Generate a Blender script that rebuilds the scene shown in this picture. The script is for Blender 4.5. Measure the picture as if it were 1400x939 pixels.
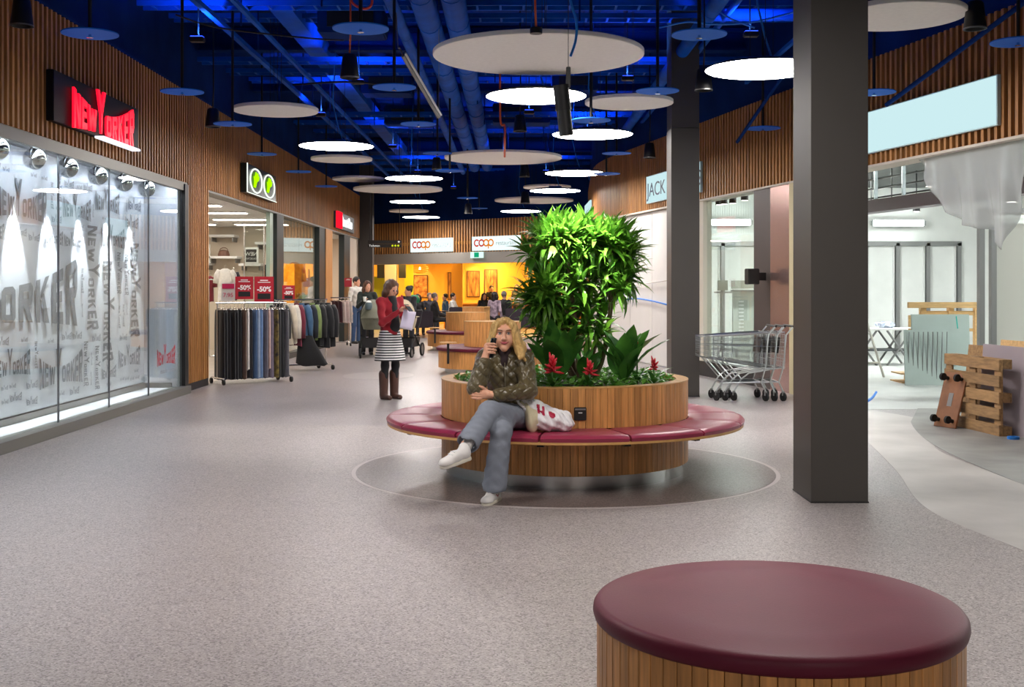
import bpy, bmesh, math, random
import numpy as np
from mathutils import Vector, Matrix, Quaternion
random.seed(7); rng = np.random.default_rng(7)
PI = math.pi
SC = bpy.context.scene; COL = SC.collection
for o in list(bpy.data.objects): bpy.data.objects.remove(o)

# ------------------------------------------------------------------ camera, world, exposure
F, Y0, CH = 1600.0, 393.0, 1.55            # focal length in pixels, horizon row, eye height (m)
cam = bpy.data.objects.new('camera', bpy.data.cameras.new('camera')); COL.objects.link(cam)
cam.location = (0, 0, CH); cam.rotation_euler = (PI/2, 0, 0)
cam.data.sensor_width = 36; cam.data.lens = 36*F/1400
cam.data.shift_y = -(469.5-Y0)/1400
cam.data.clip_end = 200
SC.camera = cam
SC.view_settings.view_transform = 'Standard'; SC.view_settings.look = 'None'
SC.view_settings.exposure = 0.0; SC.view_settings.gamma = 1.0; SC.view_settings.use_curve_mapping = False
wd = bpy.data.worlds.new('world'); SC.world = wd; wd.use_nodes = True
wd.node_tree.nodes['Background'].inputs[0].default_value = (0.5, 0.55, 0.7, 1)
wd.node_tree.nodes['Background'].inputs[1].default_value = 0.02
LAMP_STRENGTH = 36.0                        # the round lit ceiling lamps
BLUE_WATT = 135.0                          # the blue floodlights above the discs

def W(px, py, Z): return Vector(((px-700)*Z/F, Z, CH-(py-Y0)*Z/F))
def FLR(px, py, H=0.0):
    Z = F*(CH-H)/(py-Y0); return Vector(((px-700)*Z/F, Z, H))

# ------------------------------------------------------------------ materials
def lin(h):
    if isinstance(h, str):
        c = [int(h[i:i+2], 16)/255 for i in (0, 2, 4)]
        return tuple(x/12.92 if x <= .04045 else ((x+.055)/1.055)**2.4 for x in c)
    return h
MATS = {}
def M(name, col='808080', rough=.5, metal=0., nz=0., ns=8., bump=0., bs=None, stretch=(1,1,1), col2=None, spec=.5,
      emit=None, es=0., coat=0., sheen=0., sss=0., obj_var=0., trans=0.):
    """one procedural principled material; nz/col2 mixes a noise tint, bump a fine relief, obj_var a per-object tint"""
    if name in MATS: return MATS[name]
    m = bpy.data.materials.new(name); m.use_nodes = True; nt = m.node_tree; N = nt.nodes; L = nt.links
    b = N['Principled BSDF']; c = lin(col)
    b.inputs['Base Color'].default_value = (*c, 1); b.inputs['Roughness'].default_value = rough
    b.inputs['Metallic'].default_value = metal; b.inputs['Specular IOR Level'].default_value = spec
    if coat: b.inputs['Coat Weight'].default_value = coat; b.inputs['Coat Roughness'].default_value = .15
    if sheen: b.inputs['Sheen Weight'].default_value = sheen
    if sss:
        b.inputs['Subsurface Weight'].default_value = sss; b.inputs['Subsurface Radius'].default_value = (.012, .005, .003)
    if trans: b.inputs['Transmission Weight'].default_value = trans
    if emit: b.inputs['Emission Color'].default_value = (*lin(emit), 1); b.inputs['Emission Strength'].default_value = es
    if nz or bump or col2:
        tc = N.new('ShaderNodeTexCoord'); mp = N.new('ShaderNodeMapping'); mp.inputs['Scale'].default_value = stretch
        L.new(tc.outputs['Object'], mp.inputs['Vector'])
        src = mp.outputs[0]
        if obj_var:
            oi = N.new('ShaderNodeObjectInfo'); ad = N.new('ShaderNodeVectorMath'); ad.operation = 'MULTIPLY_ADD'
            cb = N.new('ShaderNodeCombineXYZ')
            for i in range(3): L.new(oi.outputs['Random'], cb.inputs[i])
            ad.inputs[1].default_value = (37, 91, 53); L.new(cb.outputs[0], ad.inputs[0]); L.new(mp.outputs[0], ad.inputs[2]); src = ad.outputs[0]
        n = N.new('ShaderNodeTexNoise'); n.inputs['Scale'].default_value = ns; n.inputs['Detail'].default_value = 4
        L.new(src, n.inputs['Vector'])
        if nz or col2:
            r = N.new('ShaderNodeValToRGB'); r.color_ramp.elements[0].position = .3; r.color_ramp.elements[1].position = .7
            d = lin(col2) if col2 else tuple(x*(1-nz) for x in c)
            r.color_ramp.elements[0].color = (*d, 1)
            r.color_ramp.elements[1].color = (*(c if col2 else tuple(min(1, x*(1+nz*.6)) for x in c)), 1)
            L.new(n.outputs['Fac'], r.inputs['Fac']); out = r.outputs[0]
            if obj_var:
                hs = N.new('ShaderNodeHueSaturation'); mr = N.new('ShaderNodeMapRange')
                mr.inputs['To Min'].default_value = 1-obj_var; mr.inputs['To Max'].default_value = 1+obj_var
                L.new(oi.outputs['Random'], mr.inputs['Value']); L.new(mr.outputs[0], hs.inputs['Value'])
                L.new(out, hs.inputs['Color']); out = hs.outputs[0]
            L.new(out, b.inputs['Base Color'])
        if bump:
            n2 = N.new('ShaderNodeTexNoise'); n2.inputs['Scale'].default_value = bs or ns*4; n2.inputs['Detail'].default_value = 3
            L.new(mp.outputs[0], n2.inputs['Vector'])
            bp = N.new('ShaderNodeBump'); bp.inputs['Strength'].default_value = bump; bp.inputs['Distance'].default_value = .01
            L.new(n2.outputs['Fac'], bp.inputs['Height']); L.new(bp.outputs[0], b.inputs['Normal'])
    MATS[name] = m; return m
def EM(name, col, s):
    """a surface that gives off light"""
    if name in MATS: return MATS[name]
    m = bpy.data.materials.new(name); m.use_nodes = True; nt = m.node_tree; nt.nodes.clear()
    e = nt.nodes.new('ShaderNodeEmission'); o = nt.nodes.new('ShaderNodeOutputMaterial')
    e.inputs[0].default_value = (*lin(col), 1); e.inputs[1].default_value = s; nt.links.new(e.outputs[0], o.inputs[0])
    MATS[name] = m; return m
def SHEER(name, tint, alpha, rough=.05, refl=1.0, diffuse=None):
    """thin clear pane or film: see-through mixed with a fresnel reflection (and, for film, a diffuse veil)"""
    if name in MATS: return MATS[name]
    m = bpy.data.materials.new(name); m.use_nodes = True; nt = m.node_tree; nt.nodes.clear(); N = nt.nodes; L = nt.links
    t = N.new('ShaderNodeBsdfTransparent'); t.inputs[0].default_value = (*lin(tint), 1)
    g = N.new('ShaderNodeBsdfGlossy'); g.inputs['Roughness'].default_value = rough
    ge = N.new('ShaderNodeNewGeometry'); dt = N.new('ShaderNodeVectorMath'); dt.operation = 'DOT_PRODUCT'
    L.new(ge.outputs['Normal'], dt.inputs[0]); L.new(ge.outputs['Incoming'], dt.inputs[1])
    def mth(op, a, b=None):
        n = N.new('ShaderNodeMath'); n.operation = op
        for i, q in enumerate((a, b)):
            if q is None: continue
            if isinstance(q, (int, float)): n.inputs[i].default_value = q
            else: L.new(q, n.inputs[i])
        return n.outputs[0]
    fr = mth('ADD', mth('MULTIPLY', mth('POWER', mth('SUBTRACT', 1.0, mth('ABSOLUTE', dt.outputs['Value'])), 5.0), .96*refl), .03*refl)
    o = N.new('ShaderNodeOutputMaterial'); base = t
    if diffuse:
        d = N.new('ShaderNodeBsdfDiffuse'); d.inputs[0].default_value = (*lin(diffuse), 1)
        tl = N.new('ShaderNodeBsdfTranslucent'); tl.inputs[0].default_value = (*lin(diffuse), 1)
        a = N.new('ShaderNodeMixShader'); a.inputs[0].default_value = .45; L.new(d.outputs[0], a.inputs[1]); L.new(tl.outputs[0], a.inputs[2])
        k = N.new('ShaderNodeMixShader'); k.inputs[0].default_value = alpha; L.new(t.outputs[0], k.inputs[1]); L.new(a.outputs[0], k.inputs[2]); base = k
    x = N.new('ShaderNodeMixShader'); L.new(fr, x.inputs[0]); L.new(base.outputs[0], x.inputs[1]); L.new(g.outputs[0], x.inputs[2])
    L.new(x.outputs[0], o.inputs[0]); MATS[name] = m; return m

# ------------------------------------------------------------------ mesh building
class MB:
    def __init__(s): s.v = []; s.f = []; s.m = []
    def add(s, vs, fs, mi=0):
        n = len(s.v); s.v += [tuple(p) for p in vs]
        for f in fs: s.f.append(tuple(i+n for i in f)); s.m.append(mi)
        return s
    def box(s, c, d, rot=None, mi=0):
        x, y, z = d[0]/2, d[1]/2, d[2]/2
        P = [Vector(p) for p in ((-x,-y,-z),(x,-y,-z),(x,y,-z),(-x,y,-z),(-x,-y,z),(x,-y,z),(x,y,z),(-x,y,z))]
        if rot is not None:
            R = rot if isinstance(rot, Matrix) else Matrix.Rotation(rot, 3, 'Z')
            P = [R @ p for p in P]
        c = Vector(c)
        return s.add([p+c for p in P], [(0,3,2,1),(4,5,6,7),(0,1,5,4),(1,2,6,5),(2,3,7,6),(3,0,4,7)], mi)
    def bx(s, x0, x1, y0, y1, z0, z1, mi=0):
        return s.box(((x0+x1)/2, (y0+y1)/2, (z0+z1)/2), (abs(x1-x0), abs(y1-y0), abs(z1-z0)), None, mi)
    def tube(s, pts, r, n=8, mi=0, cap=True, closed=False):
        pts = [Vector(p) for p in pts]; k = len(pts); rs = r if isinstance(r, (list, tuple)) else [r]*k
        vs = []; up = None
        for i, p in enumerate(pts):
            a = pts[(i-1) % k] if (i or closed) else p; b = pts[(i+1) % k] if (i < k-1 or closed) else p
            t = (b-a).normalized() if (b-a).length > 1e-9 else Vector((0,0,1))
            if up is None:
                up = t.cross(Vector((0,0,1))); up = up.normalized() if up.length > 1e-3 else t.cross(Vector((1,0,0))).normalized()
            else:
                up = up - t*up.dot(t); up = up.normalized() if up.length > 1e-6 else t.cross(Vector((0,.3,1))).normalized()
            w = t.cross(up)
            for j in range(n):
                q = 2*PI*j/n; vs.append(p + (up*math.cos(q)+w*math.sin(q))*rs[i])
        fs = []
        for i in range(k if closed else k-1):
            for j in range(n):
                a = i*n+j; b = i*n+(j+1) % n; c = ((i+1) % k)*n+(j+1) % n; d = ((i+1) % k)*n+j; fs.append((a,b,c,d))
        if cap and not closed: fs += [tuple(range(n))[::-1], tuple((k-1)*n+j for j in range(n))]
        return s.add(vs, fs, mi)
    def lathe(s, prof, c=(0,0,0), n=32, mi=0, axis=None, a0=0., a1=2*PI):
        """prof: list of (r, z); r may be 0 at the ends"""
        full = abs(a1-a0-2*PI) < 1e-6; m = n if full else n+1; vs = []; fs = []
        R = Vector((0,0,1)).rotation_difference(Vector(axis)).to_matrix() if axis is not None else None
        c = Vector(c)
        for r, z in prof:
            for j in range(m):
                q = a0+(a1-a0)*j/n; p = Vector((r*math.cos(q), r*math.sin(q), z))
                vs.append((R @ p if R else p)+c)
        for i in range(len(prof)-1):
            for j in range(n):
                a = i*m+j; b = i*m+(j+1) % m; fs.append((a, b, b+m, a+m))
        return s.add(vs, fs, mi)
    def cyl(s, c, r, h, n=24, mi=0, r2=None, axis=None):
        r2 = r if r2 is None else r2
        return s.lathe([(0.0001,0),(r,0),(r2,h),(0.0001,h)], c, n, mi, axis)
    def prism(s, poly, depth, fr=None, mi=0):
        """poly: 2D outline; fr = function (u, v, w) -> 3D"""
        n = len(poly); fr = fr or (lambda u, v, w: (u, v, w))
        vs = [fr(u, v, 0) for u, v in poly]+[fr(u, v, depth) for u, v in poly]
        fs = [tuple(range(n))[::-1], tuple(range(n, 2*n))]+[(i, (i+1) % n, (i+1) % n+n, i+n) for i in range(n)]
        return s.add(vs, fs, mi)
    def grid(s, fn, nu, nv, mi=0):
        vs = [fn(i/nu, j/nv) for j in range(nv+1) for i in range(nu+1)]
        return s.add(vs, [(j*(nu+1)+i, j*(nu+1)+i+1, (j+1)*(nu+1)+i+1, (j+1)*(nu+1)+i) for j in range(nv) for i in range(nu)], mi)

def wmat(o):
    m = o.matrix_basis.copy()
    while o.parent: o = o.parent; m = o.matrix_basis @ m
    return m
def mesh_of(mb, name, mats, smooth=None):
    me = bpy.data.meshes.new(name); me.from_pydata([tuple(v) for v in mb.v], [], mb.f)
    mats = mats if isinstance(mats, (list, tuple)) else [mats]
    for m in mats: me.materials.append(m)
    if len(mats) > 1: me.polygons.foreach_set('material_index', mb.m)
    me.update()
    if smooth:
        me.polygons.foreach_set('use_smooth', [True]*len(me.polygons))
        if smooth is not True: me.set_sharp_from_angle(angle=math.radians(smooth))
    return me
def tag(o, label=None, cat=None, group=None, kind=None):
    if label: o['label'] = label
    if cat: o['category'] = cat
    if group: o['group'] = group
    if kind: o['kind'] = kind
    return o
def obj(name, mb, mats, parent=None, smooth=None, bevel=0, origin=None, fixn=True, kind=None, label=None):
    """one mesh object; vertices given in world space (also under a parent)"""
    if parent is not None:
        I = wmat(parent).inverted(); mb.v = [tuple(I @ Vector(v)) for v in mb.v]
    elif origin is not None:
        mb.v = [tuple(Vector(v)-Vector(origin)) for v in mb.v]
    me = mesh_of(mb, name, mats, None)
    if fixn or bevel:
        bm = bmesh.new(); bm.from_mesh(me)
        if bevel:
            es = [e for e in bm.edges if len(e.link_faces) == 2 and e.calc_face_angle(0) > .6]
            bmesh.ops.bevel(bm, geom=es, offset=bevel, segments=2, affect='EDGES', clamp_overlap=True)
        bmesh.ops.recalc_face_normals(bm, faces=bm.faces); bm.to_mesh(me); bm.free()
    if smooth:
        me.polygons.foreach_set('use_smooth', [True]*len(me.polygons))
        if smooth is not True: me.set_sharp_from_angle(angle=math.radians(smooth))
    o = bpy.data.objects.new(name, me); COL.objects.link(o)
    if parent is not None: o.parent = parent
    elif origin is not None: o.location = origin
    if kind: o['kind'] = kind
    if label: o['label'] = label
    return o
def inst(name, me, Mw, parent=None):
    """an object that shares mesh data, placed by a world matrix"""
    o = bpy.data.objects.new(name, me); COL.objects.link(o)
    if parent is not None: o.parent = parent; o.matrix_basis = wmat(parent).inverted() @ Mw
    else: o.matrix_basis = Mw
    return o
def thing(name, label, cat, loc=(0,0,0), rotz=0., group=None):
    o = bpy.data.objects.new(name, None); COL.objects.link(o); o.empty_display_size = .1
    o.location = loc; o.rotation_euler = (0, 0, rotz); o.matrix_basis = Matrix.Translation(Vector(loc)) @ Matrix.Rotation(rotz, 4, 'Z')
    return tag(o, label, cat, group)
def struct(name, mb, mats, **k):
    o = obj(name, mb, mats, **k); o['kind'] = 'structure'; return o
def dup(root, loc, rotz=None, label=None, group=None, scale=1.):
    """a copy of a thing with copies of its parts and sub-parts"""
    kids = {}
    for o in bpy.data.objects: kids.setdefault(o.parent, []).append(o)
    def cp(o, par):
        c = o.copy(); COL.objects.link(c); c.parent = par
        for k in kids.get(o, []): cp(k, c)
        return c
    r = cp(root, None)
    R = Matrix.Rotation(rotz, 4, 'Z') if rotz is not None else root.matrix_basis.to_3x3().to_4x4()
    r.matrix_basis = Matrix.Translation(Vector(loc)) @ R @ Matrix.Scale(scale, 4)
    if label: r['label'] = label
    if group: r['group'] = group
    return r
def light(kind, name, loc, watt, col=(1,1,1), size=.1, target=None, parent=None, spot=None, blend=.3):
    l = bpy.data.lights.new(name, kind); l.energy = watt; l.color = col
    if kind == 'AREA': l.shape = 'RECTANGLE'; l.size, l.size_y = size if isinstance(size, tuple) else (size, size)
    else: l.shadow_soft_size = size
    if spot: l.spot_size = spot; l.spot_blend = blend
    o = bpy.data.objects.new(name, l); COL.objects.link(o)
    m = Matrix.Translation(Vector(loc))
    if target is not None: m = m @ (Vector(target)-Vector(loc)).to_track_quat('-Z', 'Y').to_matrix().to_4x4()
    if parent is not None: o.parent = parent; o.matrix_basis = wmat(parent).inverted() @ m
    else: o.matrix_basis = m
    return o
def text_geo(s, size=1., depth=0., align='LEFT', fr=None, mb=None, mi=0, bold=0.):
    """flat lettering: the built-in font turned into mesh, laid out by fr(u, v, w) -> 3D"""
    cu = bpy.data.curves.new('t', 'FONT'); cu.body = s; cu.size = size; cu.extrude = depth/2; cu.align_x = align; cu.offset = bold
    o = bpy.data.objects.new('t', cu); COL.objects.link(o)
    me = bpy.data.meshes.new_from_object(o.evaluated_get(bpy.context.evaluated_depsgraph_get()))
    mb = mb or MB(); mb.add([fr(*v.co) if fr else tuple(v.co) for v in me.vertices], [tuple(p.vertices) for p in me.polygons], mi)
    bpy.data.objects.remove(o); bpy.data.curves.remove(cu); bpy.data.meshes.remove(me); return mb

# palette
m_floor = M('floor_speckle', 'a59c98', .42)
def floor_mat(name, base, dark, light_, rough):
    if name in MATS: return MATS[name]
    m = bpy.data.materials.new(name); m.use_nodes = True; nt = m.node_tree; N = nt.nodes; L = nt.links; b = N['Principled BSDF']
    tc = N.new('ShaderNodeTexCoord')
    n1 = N.new('ShaderNodeTexVoronoi'); n1.inputs['Scale'].default_value = 130
    n2 = N.new('ShaderNodeTexNoise'); n2.inputs['Scale'].default_value = 60; n2.inputs['Detail'].default_value = 3
    n3 = N.new('ShaderNodeTexNoise'); n3.inputs['Scale'].default_value = .7; n3.inputs['Detail'].default_value = 5
    for n in (n1, n2, n3): L.new(tc.outputs['Object'], n.inputs['Vector'])
    sp = N.new('ShaderNodeSeparateColor'); L.new(n1.outputs['Color'], sp.inputs[0])
    r = N.new('ShaderNodeValToRGB'); r.color_ramp.interpolation = 'LINEAR'
    e = r.color_ramp.elements; e[0].position = 0; e[0].color = (*lin(dark), 1); e[1].position = 1; e[1].color = (*lin(light_), 1)
    q = e.new(.16); q.color = (*lin(dark), 1); q = e.new(.28); q.color = (*lin(base), 1); q = e.new(.72); q.color = (*lin(base), 1)
    L.new(sp.outputs[0], r.inputs['Fac'])
    mx = N.new('ShaderNodeMix'); mx.data_type = 'RGBA'; mx.blend_type = 'MULTIPLY'; mx.inputs['Factor'].default_value = 1
    r2 = N.new('ShaderNodeMapRange'); r2.inputs['From Min'].default_value = .3; r2.inputs['From Max'].default_value = .7
    r2.inputs['To Min'].default_value = .9; r2.inputs['To Max'].default_value = 1.05
    L.new(n3.outputs['Fac'], r2.inputs['Value']); L.new(r.outputs[0], mx.inputs['A']); L.new(r2.outputs[0], mx.inputs['B'])
    L.new(mx.outputs['Result'], b.inputs['Base Color'])
    r3 = N.new('ShaderNodeMapRange'); r3.inputs['To Min'].default_value = rough-.06; r3.inputs['To Max'].default_value = rough+.06
    L.new(n3.outputs['Fac'], r3.inputs['Value']); L.new(r3.outputs[0], b.inputs['Roughness'])
    bp = N.new('ShaderNodeBump'); bp.inputs['Strength'].default_value = .06; bp.inputs['Distance'].default_value = .004
    L.new(n2.outputs['Fac'], bp.inputs['Height']); L.new(bp.outputs[0], b.inputs['Normal'])
    MATS[name] = m; return m
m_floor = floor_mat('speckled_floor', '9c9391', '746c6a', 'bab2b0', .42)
m_floor_b = floor_mat('speckled_floor_grey', '928a8a', '706969', 'aea6a6', .36)
m_floor_ring = floor_mat('speckled_floor_dark', '6e625f', '463e3c', '8d8380', .34)
m_concrete = M('bare_concrete', 'b3aeaa', .45, nz=.22, ns=1.3, bump=.1, bs=30)
m_concrete_d = M('dusty_concrete', '8a8985', .5, nz=.3, ns=1.8, bump=.1, bs=30)
m_wood = M('oak_slat', 'b27c46', .5, nz=.3, ns=5, stretch=(8, 8, .6), obj_var=.16, bump=.05)
m_wood_back = M('dark_slat_backing', '4a2f1d', .7)
m_plank = M('oak_plank', 'c98e50', .42, nz=.28, ns=4, stretch=(14, 14, .9), obj_var=.22, bump=.05)
m_plank_edge = M('oak_edge', 'cb9a5c', .4, nz=.15, ns=9)
m_leather = M('burgundy_leather', '962c48', .36, nz=.05, ns=9, bump=.05, bs=120, spec=.6)
m_leather_d = M('dark_burgundy_leather', '641c30', .5, nz=.06, ns=6, bump=.06, bs=140, spec=.25)
m_steel = M('brushed_steel', 'c4c2c0', .24, 1., nz=.08, ns=30, stretch=(30, 30, .4))
m_chrome = M('chrome', 'e0e0e2', .08, 1.)
m_wire = M('zinc_wire', 'b8bcbc', .3, 1.)
m_alu = M('grey_aluminium', '8a8a8a', .4, .8)
m_black = M('black_plastic', '141416', .45)
m_blackm = M('matt_black_metal', '1b1b1d', .5, .3)
m_rubber = M('black_rubber', '0e0e0f', .7)
m_col = M('anthracite_cladding', '45413d', .5, nz=.05, ns=2)
m_white = M('white_paint', 'e6e6e4', .55, nz=.04, ns=3)
m_offwhite = M('warm_white_paint', 'e2dad0', .6, nz=.03, ns=2)
m_blue = M('blue_ceiling_paint', '0c52b4', .6, nz=.3, ns=2.5, spec=.08)
m_blue_d = M('dark_blue_paint', '0b2c66', .7, nz=.3, ns=1.7, spec=.05)
m_blue_disc = M('blue_disc_paint', '1c68d4', .6, spec=.15)
m_acoustic = M('white_acoustic_felt', 'f2eeea', .85, nz=.04, ns=20)
m_lamp = EM('lamp_diffuser', 'fff8f2', LAMP_STRENGTH)
m_glass = SHEER('clear_shop_glass', 'f2f6f4', 0, .0, 1.0)
m_grey_metal = M('grey_kerb_metal', '77756f', .4, .5)
m_dark_frame = M('dark_green_grey_frame', '2c3333', .45, .3)
# ------------------------------------------------------------------ floor
b = MB().add([(-12, -8, 0), (16, -8, 0), (16, 56, 0), (-12, 56, 0)], [(0,1,2,3)])
struct('floor', b, m_floor_b, fixn=False)
def rounded(pts, n=8):
    out = []; k = len(pts)
    for i in range(k):
        p0, p1, p2, p3 = [Vector(pts[(i+j) % k]) for j in (-1, 0, 1, 2)]
        if (p2-p1).length > 4: out.append(tuple(p1)); continue
        for t in np.linspace(0, 1, n, endpoint=False): out.append(tuple(.5*((2*p1)+(p2-p0)*t+(2*p0-5*p1+4*p2-p3)*t*t+(3*p1-p0-3*p2+p3)*t**3)) if (p1-p0).length < 4 and (p3-p2).length < 4 else tuple(p1+(p2-p1)*t))
    return out
def patch(name, pts, z, mat, thick=.0015):
    if len(pts) < 30: pts = rounded(pts)
    o = obj(name, MB().prism(pts, thick, lambda u, v, w: (u, v, z+w)), mat); o['kind'] = 'structure'; return o
def arc(cx, cy, r, a0, a1, n=24): return [(cx+r*math.cos(a0+(a1-a0)*i/n), cy+r*math.sin(a0+(a1-a0)*i/n)) for i in range(n+1)]
BX, BY = .446, 9.99                       # centre of the planter bench
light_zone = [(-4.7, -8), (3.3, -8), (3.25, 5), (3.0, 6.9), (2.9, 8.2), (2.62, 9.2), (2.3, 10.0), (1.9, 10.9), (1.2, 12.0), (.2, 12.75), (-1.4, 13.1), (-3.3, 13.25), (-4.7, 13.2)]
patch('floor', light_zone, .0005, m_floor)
patch('floor', [(BX+1.80*math.cos(a*PI/48), BY+1.80*math.sin(a*PI/48)) for a in range(96)], .0015, M('pale_floor_seam', 'b4aaa8', .4))
patch('floor', [(BX+1.765*math.cos(a*PI/48), BY+1.765*math.sin(a*PI/48)) for a in range(96)], .0025, m_floor_ring)
patch('floor', [(3.26, -8), (3.26, 5), (3.01, 6.9), (2.91, 8.2), (3.25, 9.9), (3.6, 11.9), (3.9, 13.6), (4.35, 15.2), (5.2, 12), (4.15, 11.5), (4.02, 9.3), (4.1, 7), (4.3, 4), (4.3, -8)], .0006, m_concrete)
patch('floor', [(4.3, -8), (4.3, 4), (4.1, 7), (4.02, 9.3), (4.15, 11.5), (4.6, 13.5), (5.2, 15), (16, 15), (16, -8)], .0012, m_concrete_d)
patch('floor', [(4.55, 14.9), (16, 14.9), (16, 28.4), (2.2, 28.4), (2.2, 26.3)], .0009, M('pale_screed', 'bdbfbc', .42, nz=.12, ns=1.5))
patch('floor', [(-2.35+.62*math.cos(a*PI/16), 20.6+.9*math.sin(a*PI/16)) for a in range(32)], .0008, M('pale_floor_inlay', '9d9695', .35))

# ------------------------------------------------------------------ left wall: slatted fascia, dark blue wall above
XL = -4.85; FB, FT, CEIL = 3.1, 4.45, 5.75
b = MB().bx(XL-.25, XL, 2, 37.5, FB, FT, 0); b.bx(XL-.55, XL-.25, -8, 44, FT, CEIL, 1); b.bx(XL-.25, XL+.03, 2, 37.5, FB-.035, FB, 2)
b.bx(XL-.25, XL, -8, 2, 0, FT, 1); b.bx(XL-.25, XL+.05, 2, 37.5, FT, FT+.03, 1)
b.bx(XL-.25, XL, 17.3, 18.62, 0.12, FB, 0); b.bx(XL-.25, XL+.02, 17.3, 18.62, 0, .12, 3)
wl = struct('wall_left', b, [m_wood_back, m_blue_d, m_grey_metal, m_black])
slat_h = FT-FB
me_slat = mesh_of(MB().bx(0, .045, -.024, .024, 0, slat_h), 'slat', m_wood)
me_slat_long = mesh_of(MB().bx(0, .045, -.024, .024, 0, FT-.12), 'slat', m_wood)
y = 8.8; k = 0
while y < 37.45:
    lng = 17.33 < y < 18.6
    inst('slat', me_slat_long if lng else me_slat, Matrix.Translation((XL, y, .12 if lng else FB)), wl); y += .118 if not lng else .11
# end return of the left wall
b = MB().bx(XL-.25, XL+.045, 37.5, 37.56, FB, FT); obj('end_panel', b, m_wood, wl)

# ------------------------------------------------------------------ right wall: straight run that bends into the far corridor
def rx(z): return 5.2-.2115*(z-11.92)
RP = [(rx(z), z) for z in (6, 10, 14, 18, 22, 25.2)]+[(2.13, 26.6), (2.03, 27.8), (2.04, 29.2), (2.12, 31), (2.3, 34.5), (2.48, 38), (2.6, 42)]
def path_samples(P, step):
    out = []; acc = 0.
    # resample with Catmull-Rom
    Q = []
    for i in range(len(P)-1):
        p0 = Vector(P[max(i-1, 0)]); p1 = Vector(P[i]); p2 = Vector(P[i+1]); p3 = Vector(P[min(i+2, len(P)-1)])
        for t in np.linspace(0, 1, 40, endpoint=False):
            Q.append(.5*((2*p1)+(p2-p0)*t+(2*p0-5*p1+4*p2-p3)*t*t+(3*p1-p0-3*p2+p3)*t**3))
    Q.append(Vector(P[-1])); d = 0; nxt = 0
    for a, c in zip(Q, Q[1:]):
        L = (c-a).length
        while nxt <= d+L: out.append((a+(c-a)*((nxt-d)/L), (c-a).normalized())); nxt += step
        d += L
    return out
smp = path_samples(RP, .5)
def ribbon(b, smp, off0, off1, z0, z1, mi):
    vs = []; n = len(smp)
    for p, t in smp:
        nn = Vector((t.y, -t.x))        # pointing away from the corridor (+x)
        for o_, z in ((off0, z0), (off1, z0), (off1, z1), (off0, z1)): q = p+nn*o_; vs.append((q.x, q.y, z))
    fs = [(i*4+j, i*4+(j+1) % 4, i*4+4+(j+1) % 4, i*4+4+j) for i in range(n-1) for j in range(4)]+[(0,1,2,3), (4*n-1, 4*n-2, 4*n-3, 4*n-4)]
    b.add(vs, fs, mi)
b = MB(); ribbon(b, smp, 0, .25, FB, FT, 0); ribbon(b, smp, .02, .3, FT, CEIL, 1); ribbon(b, smp, -.055, .25, FB-.03, FB, 2)
wr = struct('wall_right', b, [m_wood_back, m_blue_d, M('pale_plaster_edge', 'cfc6b8', .6)])
for p, t in path_samples(RP, .117):
    if p.y < 8.3: continue
    R = Matrix(((t.y, t.x, 0, p.x), (-t.x, t.y, 0, p.y), (0, 0, 1, FB), (0, 0, 0, 1)))
    inst('slat', me_slat, R @ Matrix.Rotation(PI, 4, 'Z'), wr)
# lower right wall beyond the bend and the hoarding bay
b = MB(); far = [s for s in smp if s[0].y > 26.6]; ribbon(b, far, .05, .2, 0, FB, 0)
struct('wall_right', b, m_offwhite)

# ------------------------------------------------------------------ ceiling and back wall
struct('ceiling', MB().bx(-12, 16, -8, 56, CEIL, CEIL+.2), m_blue_d)
struct('wall_back', MB().bx(-12, 16, -8.2, -8, 0, CEIL), m_white)

# ------------------------------------------------------------------ columns
def column(x0, x1, y0, y1, label, joint=None):
    t = thing('column', label, 'column', ((x0+x1)/2, (y0+y1)/2, 0))
    if joint:
        obj('lower_casing', MB().bx(x0, x1, y0, y1, 0, joint-.004), m_col, t, bevel=.004)
        obj('upper_casing', MB().bx(x0+.003, x1-.003, y0+.003, y1-.003, joint+.004, CEIL), m_col, t)
    else: obj('casing', MB().bx(x0, x1, y0, y1, 0, CEIL), m_col, t, bevel=.004)
    obj('floor_joint', MB().bx(x0-.004, x1+.004, y0-.004, y1+.004, 0, .012), m_black, t)
    return t
column(2.15, 2.56, 8.41, 8.95, 'broad anthracite square column rising beside the burgundy stool')
column(2.26, 2.66, 16.6, 17.1, 'anthracite square column with a horizontal joint behind the planter bench', 3.82)
column(-4.83, -4.41, 37, 37.4, 'slim grey column standing at the end of the left shop row')

# ------------------------------------------------------------------ ceiling services
def pipe(name, label, pts, r, mat, cat='pipe', group='blue pipes and ducts under the ceiling', rings=0, n=12, parent=None):
    t = thing(name, label, cat, pts[0], 0, group)
    obj('run', MB().tube(pts, r, n), mat, t, smooth=40)
    if rings:
        a, c = Vector(pts[0]), Vector(pts[-1]); L = (c-a).length; k = int(L/rings)
        for i in range(1, k): obj('joint_ring', MB().tube([a+(c-a)*((i*rings-.02)/L), a+(c-a)*((i*rings+.02)/L)], r*1.05, n), mat, t, smooth=40)
    return t
pipe('ceiling_duct', 'fat blue round duct running along the ceiling, paired with its twin', [(-1.06, 9, 4.95), (-1.06, 33, 4.95)], .15, m_blue, 'duct', 'twin round ducts', rings=1.5)
pipe('ceiling_duct', 'fat blue round duct running along the ceiling, paired with its twin', [(-.70, 9, 4.97), (-.70, 33, 4.97)], .15, m_blue, 'duct', 'twin round ducts', rings=1.5)
pipe('ceiling_pipe', 'blue jointed pipe running along the left flank of the twin ducts', [(-1.42, 9, 4.9), (-1.42, 34, 4.9)], .075, m_blue, rings=2.2)
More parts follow.
